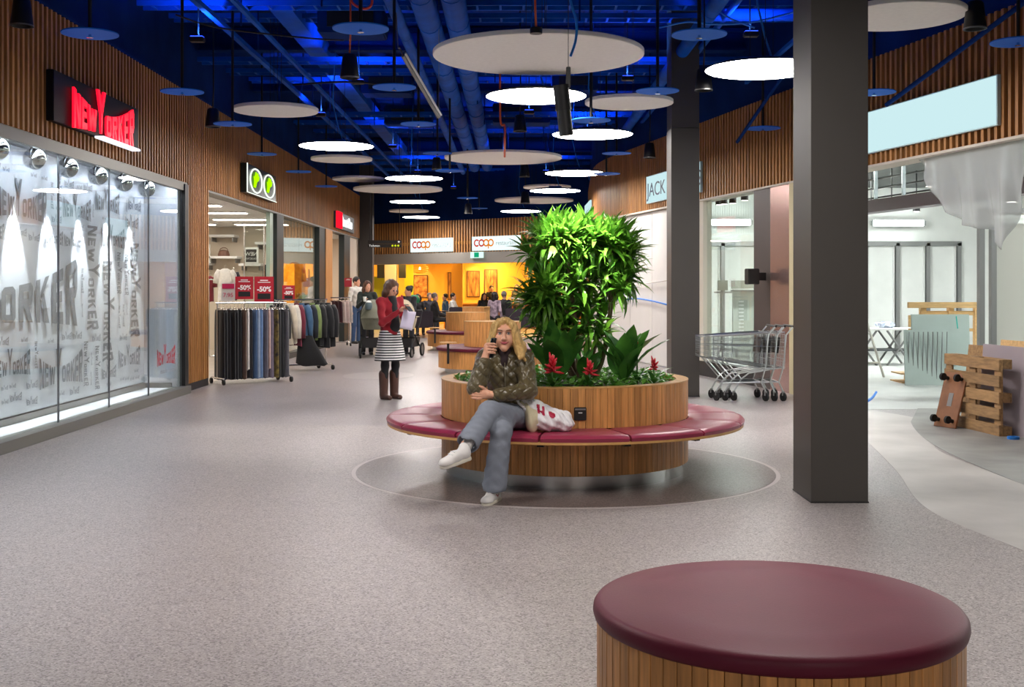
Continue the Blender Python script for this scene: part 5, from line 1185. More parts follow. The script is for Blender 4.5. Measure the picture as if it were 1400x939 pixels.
for px0, px1, py0, py1, m_, lb in ((565, 585, 376, 407, m_art, 'wall picture of autumn leaves in the restaurant'), (612, 617, 372, 410, m_art2, 'narrow wall picture edge beside the ochre pillar'), (638, 656, 370, 406, m_art2, 'tall brown wall picture under a bright spot in the restaurant'), (662, 680, 368, 405, m_art2, 'tall brown wall picture with a dark frame near the shrub')):
    a, c = W(px0, py1, 49.9), W(px1, py0, 49.9); t = thing('wall_picture', lb, 'picture', ((a.x+c.x)/2, 49.9, a.z)); obj('frame', MB().bx(a.x, c.x, 49.93, 50, a.z, c.z), M('dark_wood', '5a3c22', .5), t); obj('print', MB().bx(a.x+.04, c.x-.04, 49.92, 49.93, a.z+.04, c.z-.04), m_, t)
    if px1-px0 > 10: light('SPOT', 'picture_light', ((a.x+c.x)/2, 49.2, 2.9), 60, (1, .8, .45), .05, ((a.x+c.x)/2, 49.95, a.z+.7), t, 1.0, .6)
for (x, y) in ((-5.5, 44), (-2.8, 43), (-2.5, 46.5), (0, 43), (.5, 46.5), (3, 44), (-5.5, 48), (-.8, 49), (-4, 41.5)):
    t = thing('restaurant_lamp', 'warm round lamp in the restaurant ceiling', 'ceiling lamp', (x, y, 2.94), 0, 'warm restaurant lamps')
    obj('ring', MB().lathe([(.28, 0), (.3, 0), (.3, .05), (.28, .05), (.28, 0)], (x, y, 2.94), 24), m_white, t); obj('diffuser', MB().lathe([(.0001, .02), (.28, .02)], (x, y, 2.94), 24), EM('warm_lamp', 'ffd27a', 170), t, fixn=False)
c = W(574, 367, 46); t = thing('woven_pendant', 'round orange woven pendant lamp in the restaurant', 'pendant lamp', c)
for k in range(7): r = .32*math.sin(PI*(k+1)/8); z = .32*.6*math.cos(PI*(k+1)/8); obj('hoop', MB().tube([(c.x+r*math.cos(a), c.y+r*math.sin(a), c.z+z) for a in np.linspace(0, 2*PI, 25)[:-1]], .022, 6, closed=True), M('orange_weave', 'e08a20', .6, emit='ff9a20', es=.5), t, smooth=True)
obj('bulb', MB().lathe([(.0001, -.06), (.06, 0), (.0001, .06)], c, 12), EM('warm_bulb', 'ffe0a0', 15), t); obj('cord', MB().tube([c+Vector((0, 0, .18)), (c.x, c.y, 3.0)], .008, 6), m_black, t)
# counter, tables, banquettes, chairs
t = thing('counter', 'long orange-brown timber counter in the restaurant', 'counter', (0, 45, 0))
obj('front', MB().bx(-2.6, 4.5, 44.6, 45.3, 0, .92), M('honey_timber', 'b9772c', .5, nz=.2, ns=3), t); obj('top', MB().bx(-2.65, 4.55, 44.5, 45.4, .92, .97), M('honey_top', 'd8973c', .35), t)
m_ban = M('aubergine_fabric', '2e2530', .8, nz=.1, ns=10); m_cl = M('honey_leg', 'c98f3a', .5)
def banquette(x0, x1, y, label, h=.82):
    t = thing('banquette', label, 'banquette', ((x0+x1)/2, y, 0))
    obj('backrest', MB().bx(x0, x1, y, y+.12, .3, h), m_ban, t, bevel=.03); obj('seat', MB().bx(x0, x1, y+.1, y+.6, .32, .46), m_ban, t, bevel=.03)
    k = int((x1-x0)/.5)
    for i in range(k+1):
        x = x0+.05+(x1-x0-.1)*i/k; obj('leg', MB().tube([(x, y+.08, .32), (x-.03, y+.04, 0)], .018, 6), m_cl, t); obj('leg', MB().tube([(x, y+.5, .32), (x-.03, y+.55, 0)], .018, 6), m_cl, t)
banquette(-4.4, -2.45, 36.2, 'dark aubergine banquette on honey-coloured legs behind the prams'); banquette(-2.1, -.9, 39.0, 'dark aubergine banquette between the far round bench and the ochre pillar', .9); banquette(-.2, 1.7, 36.4, 'dark aubergine banquette on honey-coloured legs behind the shrub', .9)
def table(x, y, label):
    t = thing('dining_table', label, 'table', (x, y, 0)); obj('top', MB().bx(x-.6, x+.6, y-.35, y+.35, .72, .75), M('dark_top', '37303a', .4), t, bevel=.006); obj('pedestal', MB().tube([(x, y, .02), (x, y, .72)], .035, 10), m_black, t); obj('foot', MB().cyl((x, y, 0), .25, .02, 20), m_black, t)
table(-3.2, 37.6, 'dark dining table behind the aubergine banquette'); table(-1.9, 40.4, 'dark dining table in front of the white shirted diner'); table(.2, 39.0, 'dark dining table where the group sits near the shrub')
tag(obj('shop_sign', MB().bx(*sorted((W(482, 345, 39.5).x, W(504, 345, 39.5).x)), 39.5, 39.6, W(482, 346, 39.5).z, W(482, 327, 39.5).z), m_pale, origin=W(493, 345, 39.5)), 'small pale blue sign behind the grey column at the row end', 'sign')
# ------------------------------------------------------------------ soft bodies: signed distance field -> surface nets
V3 = lambda *a: np.array(a, float)
class SD:
    def __init__(s): s.p = []
    def cap(s, a, b, ra, rb=None, k=.03, lab=0, op=1): s.p.append(('c', np.array(a, float), np.array(b, float), ra, ra if rb is None else rb, k, lab, op)); return s
    def chain(s, pts, rs, k=.02, lab=0):
        for i in range(len(pts)-1): s.cap(pts[i], pts[i+1], rs[i], rs[i+1], k, lab)
        return s
    def ell(s, c, r, k=.03, lab=0, op=1, R=None): s.p.append(('e', np.array(c, float), np.array(r, float), R, None, k, lab, op)); return s
    def half(s, c, n, k=.01): s.p.append(('h', np.array(c, float), np.array(n, float), None, None, k, -1, -1)); return s   # cut away the side n points to
    @staticmethod
    def dist(p, X):
        if p[0] == 'c':
            a, b, ra, rb = p[1:5]; ab = b-a; L = max(ab @ ab, 1e-12); t = np.clip(((X-a) @ ab)/L, 0, 1)
            return np.linalg.norm(X-a-t[..., None]*ab, axis=-1)-(ra+(rb-ra)*t)
        if p[0] == 'h': return -((X-p[1]) @ (p[2]/np.linalg.norm(p[2])))
        q = X-p[1]
        if p[3] is not None: q = q @ np.array(p[3])
        k0 = np.linalg.norm(q/p[2], axis=-1); k1 = np.linalg.norm(q/(p[2]**2), axis=-1); return k0*(k0-1)/np.maximum(k1, 1e-9)
    def bb(s, p):
        if p[0] == 'c': r = max(p[3], p[4]); return np.minimum(p[1], p[2])-r, np.maximum(p[1], p[2])+r
        r = p[2] if p[3] is None else np.full(3, p[2].max()); return p[1]-r, p[1]+r
    def build(s, h, disp=None):
        add = [p for p in s.p if p[7] == 1]; lo = np.min([s.bb(p)[0] for p in add], 0)-4*h; hi = np.max([s.bb(p)[1] for p in add], 0)+4*h
        n = np.ceil((hi-lo)/h).astype(int)+1; Fd = np.full(n, 1.0)
        ax = [lo[i]+h*np.arange(n[i]) for i in range(3)]
        for p in s.p:
            if p[0] == 'h': i0 = np.zeros(3, int); i1 = n
            else:
                a, b = s.bb(p); m = p[5]+3*h+.01; i0 = np.clip(((a-m-lo)/h).astype(int), 0, n-1); i1 = np.clip(((b+m-lo)/h).astype(int)+2, 1, n)
            sl = tuple(slice(i0[i], i1[i]) for i in range(3)); X = np.stack(np.meshgrid(*[ax[i][sl[i]] for i in range(3)], indexing='ij'), -1)
            d = s.dist(p, X); f = Fd[sl]; k = max(p[5], 1e-6)
            if p[7] == 1: t = np.clip(.5+.5*(d-f)/k, 0, 1); Fd[sl] = d*(1-t)+f*t-k*t*(1-t)
            else: d = -d if p[0] != 'h' else -d; t = np.clip(.5-.5*(d-f)/k, 0, 1); Fd[sl] = d*(1-t)+f*t+k*t*(1-t)
        if disp is not None:
            X = np.stack(np.meshgrid(*ax, indexing='ij'), -1); near = np.abs(Fd) < .04; Fd[near] += disp(X[near])
        return s.nets(Fd, lo, h)
    def nets(s, G, lo, h):
        S = G < 0; n = np.array(G.shape)-1; acc = np.zeros((*n, 3)); cnt = np.zeros(n)
        cor = [(i, j, k) for i in (0, 1) for j in (0, 1) for k in (0, 1)]
        def at(A, c): return A[c[0]:c[0]+n[0], c[1]:c[1]+n[1], c[2]:c[2]+n[2]]
        for c in cor:
            for ax in range(3):
                if c[ax]: continue
                e = list(c); e[ax] = 1; a, b = at(G, c), at(G, tuple(e)); x = (a < 0) != (b < 0)
                t = np.where(x, a/np.where(x, a-b, 1), 0); q = np.zeros((*n, 3)); q[...] = c; q[..., ax] = t; acc += np.where(x[..., None], q, 0); cnt += x
        act = cnt > 0; idx = np.full(n, -1); idx[act] = np.arange(act.sum()); I = np.argwhere(act); P = lo+h*(I+acc[act]/cnt[act][:, None])
        fs = []
        for ax in range(3):
            u, v = (ax+1) % 3, (ax+2) % 3; sl0 = [slice(1, None)]*3; a = np.moveaxis(S, (ax, u, v), (0, 1, 2)); ix = np.moveaxis(idx, (ax, u, v), (0, 1, 2))
            x0, x1 = a[:-1, 1:-1, 1:-1], a[1:, 1:-1, 1:-1]; Q = np.argwhere(x0 != x1)
            if not len(Q): continue
            i, j, k = Q.T; quad = np.stack([ix[i, j, k], ix[i, j+1, k], ix[i, j+1, k+1], ix[i, j, k+1]], 1); ins = x0[i, j, k]
            quad[~ins] = quad[~ins][:, ::-1]; fs.append(quad)
        Fq = np.concatenate(fs); Fq = Fq[(Fq >= 0).all(1)]
        return P, Fq
    def labels(s, P):
        add = [p for p in s.p if p[7] == 1]; D = np.stack([s.dist(p, P) for p in add]); return np.array([p[6] for p in add])[D.argmin(0)]
def soft(name, sd, h, mats, parent, disp=None, label=None, colour=None):
    P, Q = sd.build(h, disp)
    if parent is not None:
        I = np.array(wmat(parent).inverted()); Pl = P @ I[:3, :3].T+I[:3, 3]
    else: Pl = P
    me = bpy.data.meshes.new(name); me.from_pydata(Pl.tolist(), [], Q.tolist())
    mats = mats if isinstance(mats, list) else [mats]
    for m in mats: me.materials.append(m)
    if len(mats) > 1:
        fc = P[Q].mean(1); li = colour(fc) if colour else sd.labels(fc); me.polygons.foreach_set('material_index', np.clip(li, 0, len(mats)-1).astype(np.int32))
    me.polygons.foreach_set('use_smooth', [True]*len(me.polygons)); me.update()
    o = bpy.data.objects.new(name, me); COL.objects.link(o)
    if parent is not None: o.parent = parent
    if label: o['label'] = label
    return o
m_skin = M('skin', 'd9a184', .5, nz=.06, ns=20, sss=.15); m_skin2 = M('skin_tan', 'c08a6c', .5, nz=.06, ns=20, sss=.1); m_lip = M('lips', 'b5525a', .4)
m_eye = M('eye_white', 'e8e4e0', .25); m_iris = M('iris', '3a3a40', .2)
def hairmat(name, c, c2): return M(name, c, .42, ns=16, stretch=(14, 14, 1.2), col2=c2, bump=.8, bs=26, spec=.5)
m_blond = hairmat('blond_hair', 'f0cb86', 'b98d4e'); m_brown = hairmat('brown_hair', '6b4630', '3d2519'); m_dark = hairmat('dark_hair', '221a18', '0f0c0c'); m_grey = hairmat('grey_hair', '8f8880', '5a544e')
def quilt_mat(name, col):
    """quilted nylon: diamond stitching as fine relief"""
    m = M(name, col, .3, nz=.06, ns=18, bump=.2, bs=45, spec=.6, sheen=.1); nt = m.node_tree; N = nt.nodes; L = nt.links; b = N['Principled BSDF']
    tc = N.new('ShaderNodeTexCoord'); sp = N.new('ShaderNodeSeparateXYZ'); L.new(tc.outputs['Object'], sp.inputs[0]); h = []
    for sgn in (1, -1):
        a = N.new('ShaderNodeMath'); a.operation = 'MULTIPLY_ADD'; a.inputs[1].default_value = sgn*1.0; L.new(sp.outputs[0], a.inputs[0]); L.new(sp.outputs[2], a.inputs[2])
        w = N.new('ShaderNodeMath'); w.operation = 'MULTIPLY'; w.inputs[1].default_value = PI/.075; L.new(a.outputs[0], w.inputs[0])
        s = N.new('ShaderNodeMath'); s.operation = 'SINE'; L.new(w.outputs[0], s.inputs[0]); q = N.new('ShaderNodeMath'); q.operation = 'ABSOLUTE'; L.new(s.outputs[0], q.inputs[0])
        r = N.new('ShaderNodeMath'); r.operation = 'POWER'; r.inputs[1].default_value = .4; L.new(q.outputs[0], r.inputs[0]); h.append(r.outputs[0])
    mu = N.new('ShaderNodeMath'); mu.operation = 'MULTIPLY'; L.new(h[0], mu.inputs[0]); L.new(h[1], mu.inputs[1])
    bp = N.new('ShaderNodeBump'); bp.inputs['Strength'].default_value = .55; bp.inputs['Distance'].default_value = .012; L.new(mu.outputs[0], bp.inputs['Height'])
    old = b.inputs['Normal'].links[0].from_socket; L.new(old, bp.inputs['Normal']); L.new(bp.outputs[0], b.inputs['Normal']); return m
# ------------------------------------------------------------------ the seated woman with the phone
wm = thing('person', 'woman in an olive quilted jacket sitting on the bench, phone at her ear', 'person', (0, 8.75, .478))
hx = -.058                                   # head centre line
SRt, ERt, WRt = (-.195, 8.84, 1.02), (-.262, 8.60, .815), (-.20, 8.60, 1.02)
SLt, ELt, WLt = (.095, 8.84, 1.01), (.122, 8.68, .785), (-.12, 8.55, .765)
HL, KL, AL = (.09, 8.86, .575), (-.165, 8.45, .655), (-.325, 8.235, .44)
HR, KR, AR = (-.06, 8.87, .565), (-.075, 8.43, .525), (-.128, 8.45, .11)
B = SD()
B.ell((hx, 8.80, 1.218), (.074, .092, .095), .02).ell((hx, 8.765, 1.157), (.062, .062, .078), .03).ell((hx, 8.722, 1.092), (.026, .024, .022), .025)
B.ell((hx-.036, 8.738, 1.165), (.03, .03, .035), .03).ell((hx+.036, 8.738, 1.165), (.03, .03, .035), .03)
B.ell((hx, 8.717, 1.236), (.05, .02, .018), .02)
for sx in (-1, 1): B.ell((hx+sx*.033, 8.697, 1.208), (.019, .014, .011), .012, op=-1)
B.cap((hx, 8.702, 1.205), (hx, 8.685, 1.170), .008, .013, .012).ell((hx-.011, 8.692, 1.165), (.009, .01, .008), .008).ell((hx+.011, 8.692, 1.165), (.009, .01, .008), .008)
B.ell((hx, 8.699, 1.140), (.0235, .007, .0038), .004, 1).ell((hx, 8.7005, 1.1335), (.020, .008, .0045), .004, 1)
for sx in (-1, 1): B.ell((hx+sx*.075, 8.80, 1.19), (.012, .022, .032), .01)
B.cap((hx, 8.83, 1.12), (hx+.005, 8.85, 1.0), .05, .058, .03)
B.cap((-.05, 8.87, .95), (0, 8.88, .6), .11, .12).cap(SRt, SLt, .045).cap(SRt, ERt, .042, .036).cap(ERt, WRt, .036, .026).cap(SLt, ELt, .042, .036).cap(ELt, WLt, .036, .026)
B.cap(HL, KL, .07, .05).cap(KL, AL, .048, .036).cap(HR, KR, .07, .05).cap(KR, AR, .048, .036)
B.cap(AL, (-.40, 8.15, .36), .03, .018, .02).cap(AR, (-.15, 8.41, .04), .03, .018, .02)
# right hand around the phone
B.cap(WRt, (-.193, 8.605, 1.055), .026, .026, .02).ell((-.188, 8.612, 1.095), (.022, .03, .048), .015)
for i in range(4):
    z = 1.135-.0215*i; L_ = (.95, 1.05, 1.0, .82)[i]
    B.chain([(-.184, 8.600, z), (-.160, 8.578, z+.004), (-.160+.026*L_, 8.580, z+.002), (-.160+.043*L_, 8.592, z-.002)], [.0098, .0092, .0085, .0072], .004)
B.chain([(-.190, 8.635, 1.075), (-.172, 8.655, 1.10), (-.15, 8.655, 1.128), (-.137, 8.645, 1.145)], [.013, .011, .0095, .008], .006)
# left hand tucked below the right elbow
B.cap(WLt, (-.16, 8.55, .768), .026, .026, .02).ell((-.195, 8.553, .770), (.048, .018, .036), .015)
for i in range(4):
    z = .796-.019*i; B.chain([(-.225, 8.548, z), (-.258, 8.543, z+.002), (-.285, 8.552, z+.004), (-.298, 8.568, z+.006)], [.0095, .009, .0082, .007], .004)
B.chain([(-.19, 8.56, .80), (-.215, 8.545, .82), (-.24, 8.538, .832)], [.012, .01, .008], .006)
soft('body', B, .0042, [m_skin, m_lip], wm)
for sx in (-1, 1):
    e = obj('eye', MB().lathe([(.0115*math.sin(PI*k/10)+.00001, -.0115*math.cos(PI*k/10)) for k in range(11)], (hx+sx*.033, 8.7125, 1.208), 16), m_eye, wm, smooth=True)
    obj('iris', MB().lathe([(.0001, 0), (.0062, .0012)], (hx+sx*.033+.001, 8.7002, 1.2085), 14, axis=(0, 1, 0)), m_iris, e, fixn=False)
    obj('eyelash', MB().tube([(hx+sx*.033+u*.017, 8.7005+.004*u*u, 1.2165-.006*u*u) for u in np.linspace(-1, 1, 7)], .0022, 5), M('lash', '2c1c16', .6), wm, smooth=True)
    obj('eyebrow', MB().tube([(hx+sx*(.014+.04*u), 8.697+.014*u*u, 1.229+.006*math.sin(u*PI*.8)) for u in np.linspace(0, 1, 7)], [.002, .0034, .0034, .003, .0026, .002, .001], 5), M('brow', '7a5634', .7), wm, smooth=True)
# hair
Hh = SD().ell((hx, 8.822, 1.235), (.094, .1, .092), .02).cap((hx, 8.90, 1.22), (hx+.01, 8.93, 1.02), .075, .06, .03)
Hh.chain([(-.125, 8.785, 1.25), (-.150, 8.775, 1.15), (-.157, 8.79, 1.06)], [.034, .030, .026], .025)
Hh.chain([(.012, 8.775, 1.25), (.030, 8.755, 1.15), (.055, 8.74, 1.08), (.072, 8.735, 1.055)], [.034, .034, .032, .026], .025)
Hh.chain([(.02, 8.80, 1.2), (.06, 8.80, 1.1), (.075, 8.79, 1.02)], [.04, .04, .035], .03)
Hh.chain([(-.05, 8.735, 1.312), (-.11, 8.735, 1.27), (-.136, 8.745, 1.19)], [.016, .02, .02], .02).chain([(-.05, 8.735, 1.312), (0., 8.735, 1.272), (.022, 8.735, 1.19)], [.016, .02, .022], .02)
Hh.chain([(.05, 8.735, 1.10), (.075, 8.715, 1.07), (.07, 8.70, 1.035), (.095, 8.705, 1.015)], [.02, .022, .02, .012], .015).chain([(-.15, 8.76, 1.15), (-.165, 8.745, 1.10), (-.155, 8.74, 1.06)], [.018, .018, .01], .015)
Hh.ell((hx, 8.66, 1.17), (.0635, .12, .105), .012, op=-1).ell((hx, 8.70, 1.06), (.05, .12, .1), .012, op=-1)
soft('hair', Hh, .0045, m_blond, wm, disp=lambda X: .0035*np.sin((np.arctan2(X[:, 1]-8.83, X[:, 0]-hx)*22)+3*np.sin(X[:, 2]*28))+.003*np.sin(X[:, 0]*150+X[:, 2]*40))
# jacket
J = SD().ell((-.05, 8.865, .90), (.165, .125, .19), .04).ell((-.012, 8.87, .70), (.175, .15, .15), .05).cap(SRt, SLt, .068, .068, .04)
J.cap(SRt, ERt, .073, .068, .03).cap(ERt, (-.205, 8.60, 1.0), .064, .046, .025).cap(SLt, ELt, .074, .068, .03).cap(ELt, (-.10, 8.552, .765), .065, .05, .025)
J.cap((-.155, 8.83, 1.06), (hx-.01, 8.87, 1.075), .03, .035, .03).cap((.05, 8.83, 1.055), (hx+.01, 8.87, 1.075), .03, .035, .03)
J.ell((-.02, 8.87, .60), (.172, .148, .04), .03).half((0, 8.8, .585), (0, 0, -1), .01)
J.ell((hx, 8.72, 1.03), (.035, .06, .085), .012, op=-1)
def jw(X):
    k = PI/.07; return -.0055*(np.abs(np.sin((X[:, 0]+X[:, 2])*k))*np.abs(np.sin((X[:, 2]-X[:, 0])*k)))**.5+.004+.003*np.sin(X[:, 2]*70+X[:, 0]*38)*np.sin(X[:, 0]*55-X[:, 1]*40)
soft('jacket', J, .0065, quilt_mat('olive_quilt', '5a4f33'), wm, disp=jw)
soft('inner_top', SD().cap((hx, 8.815, 1.075), (hx+.005, 8.84, .98), .056, .064, .03).ell((hx, 8.81, .98), (.04, .065, .08), .03), .007, M('dark_knit', '2a1a1e', .85, bump=.3, ns=80), wm)
obj('zip', MB().tube([(hx+.004, 8.735, .99), (hx+.006, 8.722, .93), (hx+.006, 8.722, .86), (hx+.01, 8.715, .80)], .0045, 6), M('brass_zip', 'a8a08a', .35, .8), wm, smooth=True)
for nm, a, c, r in (('cuff', (-.208, 8.60, .985), (-.2, 8.60, 1.022), .044),): obj(nm, MB().tube([a, c], [r, r-.006], 16), M('olive_rib', '3c3520', .8, bump=.4, ns=90), wm, smooth=40)
# jeans
Jn = SD().ell((.015, 8.885, .575), (.165, .15, .1), .04).cap(HL, KL, .088, .076, .035).cap(KL, (-.305, 8.26, .465), .074, .083, .03).cap(HR, KR, .088, .074, .035).cap(KR, (-.125, 8.45, .12), .073, .088, .03)
Jn.cap((-.318, 8.243, .448), (-.36, 8.19, .39), .07, .06, .012, op=-1).half((-.3, 8.3, .082), (0, 0, -1), .006)
soft('jeans', Jn, .0065, M('grey_denim', '868c98', .85, nz=.08, ns=9, bump=.3, bs=160), wm, disp=lambda X: .003*np.sin(X[:, 2]*60+X[:, 0]*30)*np.sin(X[:, 0]*45+X[:, 1]*50)+.0015*np.sin(X[:, 1]*110+X[:, 2]*80))
m_sock = M('patterned_sock', '9c9a9a', .9, ns=60, col2='d8d4d0'); m_shoe = M('white_leather', 'e2dedb', .45, nz=.06, ns=12); m_sole = M('cream_sole', 'd8d0c0', .6)
def shoe(parent, heel, toe, up, ankle, flip=1):
    heel, toe, up = np.array(heel), np.array(toe), np.array(up); d = (toe-heel)/np.linalg.norm(toe-heel); up = up-d*(up @ d); up /= np.linalg.norm(up); s = np.cross(d, up)
    S = SD().cap(heel+up*.045, heel+d*.1+up*.05, .040, .042, .02).cap(heel+d*.1+up*.04, toe-d*.035+up*.03, .042, .036, .02).cap(heel+up*.05+d*.02, np.array(ankle), .042, .040, .02).ell(toe-d*.045+up*.028, (.045, .045, .026), .02)
    S.half(heel+up*.018, -up, .004); o = soft('shoe', S, .005, m_shoe, parent)
    Q = SD().cap(heel+up*.0, heel+d*.12+up*.0, .043, .043, .01).cap(heel+d*.12, toe-d*.04, .043, .04, .01).half(heel+up*.026, up, .003).half(heel-up*.004, -up, .003); soft('sole', Q, .005, m_sole, o)
    m0 = heel+d*.115
    for k in range(4): q = m0+d*.022*k+up*(.088-.012*k); obj('lace', MB().tube([q-s*.024, q+up*.004, q+s*.024], .0035, 5), m_white, o, smooth=True)
    q = heel+d*.07+up*.055+s*.043*flip; obj('red_mark', MB().tube([q, q+d*.03-up*.012, q+d*.06+up*.008], [.004, .006, .002], 6), M('red_shoe_mark', 'a82a34', .5), o, smooth=True)
shoe(wm, (-.118, 8.535, .004), (-.190, 8.285, .004), (0, 0, 1), (-.128, 8.475, .115), -1)
shoe(wm, (-.325, 8.205, .345), (-.488, 8.045, .305), (-.12, -.25, .9), (-.335, 8.215, .425), 1)
soft('sock', SD().cap((-.30, 8.262, .47), (-.345, 8.205, .40), .042, .042), .006, m_sock, wm); soft('sock', SD().cap((-.128, 8.46, .2), (-.128, 8.47, .1), .042, .042), .006, m_sock, wm)
# her phone
c = Vector((-.145, 8.628, 1.105)); R = Matrix.Rotation(-.12, 3, 'X') @ Matrix.Rotation(.18, 3, 'Y') @ Matrix.Rotation(-1.0, 3, 'Z')
t = thing('smartphone', 'black smartphone held to the ear of the seated woman', 'smartphone', c)
obj('case', MB().box(c, (.072, .011, .15), R), m_black, t, bevel=.004); obj('camera_bump', MB().box(c+R @ Vector((-.018, -.007, .05)), (.026, .004, .034), R), M('lens_black', '08080a', .15), t, bevel=.001)
# shopping bag and cream pouch beside her
def crinkle(X): return .008*np.sin(X[:, 0]*48+X[:, 2]*35)*np.sin(X[:, 2]*60-X[:, 1]*30)+.004*np.sin(X[:, 0]*130+X[:, 1]*90+X[:, 2]*60)
bg = SD().ell((.285, 8.74, .565), (.165, .11, .085), .03).ell((.17, 8.76, .63), (.10, .09, .08), .05).cap((.13, 8.76, .66), (.085, 8.76, .715), .05, .028, .04).ell((.39, 8.73, .53), (.075, .085, .05), .03).half((.3, 8.7, .479), (0, 0, -1), .006)
def redmark(P):
    u, v = P[:, 0]-.21, P[:, 2]-.645+.35*(P[:, 0]-.21); fr = P[:, 1] < 8.74; a = np.zeros(len(P), int)
    K = ((abs(u+.015) < .010) | (abs(u-.022) < .009) | ((abs(v+.012) < .008) & (abs(u) < .022))) & (abs(v) < .032); K2 = (((u-.085)**2/.024**2+(v+.0)**2/.03**2) < 1) & (v < .012)
    a[fr & (K | K2)] = 1; return a
tb = thing('shopping_bag', 'crumpled white plastic shopping bag with red print lying on the bench', 'bag', (.28, 8.74, .478))
soft('body', bg, .006, [M('white_plastic', 'e6e2e4', .35, nz=.06, ns=14, bump=.3, bs=40), M('red_print', 'a8153c', .4)], tb, disp=crinkle, colour=redmark)
obj('handle', MB().tube([(.07, 8.75, .71), (.04, 8.72, .73), (.05, 8.70, .69), (.09, 8.70, .66)], [.012, .014, .01, .014], 8), M('white_plastic', 'e6e2e4', .35), tb, smooth=True)
tp = thing('cream_pouch', 'cream canvas pouch squeezed between the woman and the shopping bag', 'pouch', (.15, 8.72, .478))
soft('body', SD().ell((.15, 8.70, .56), (.055, .07, .1), .03).cap((.11, 8.72, .66), (.16, 8.70, .58), .03, .045, .03).half((.1, 8.7, .479), (0, 0, -1), .006), .007, M('cream_canvas', 'cfc3a2', .8, nz=.12, ns=10, bump=.2), tp, disp=lambda X: .005*np.sin(X[:, 0]*90+X[:, 2]*20))
obj('strap', MB().tube([(.10, 8.70, .66), (.07, 8.71, .70), (.06, 8.74, .66)], .01, 6), M('cream_canvas', 'cfc3a2', .8), tp, smooth=True)

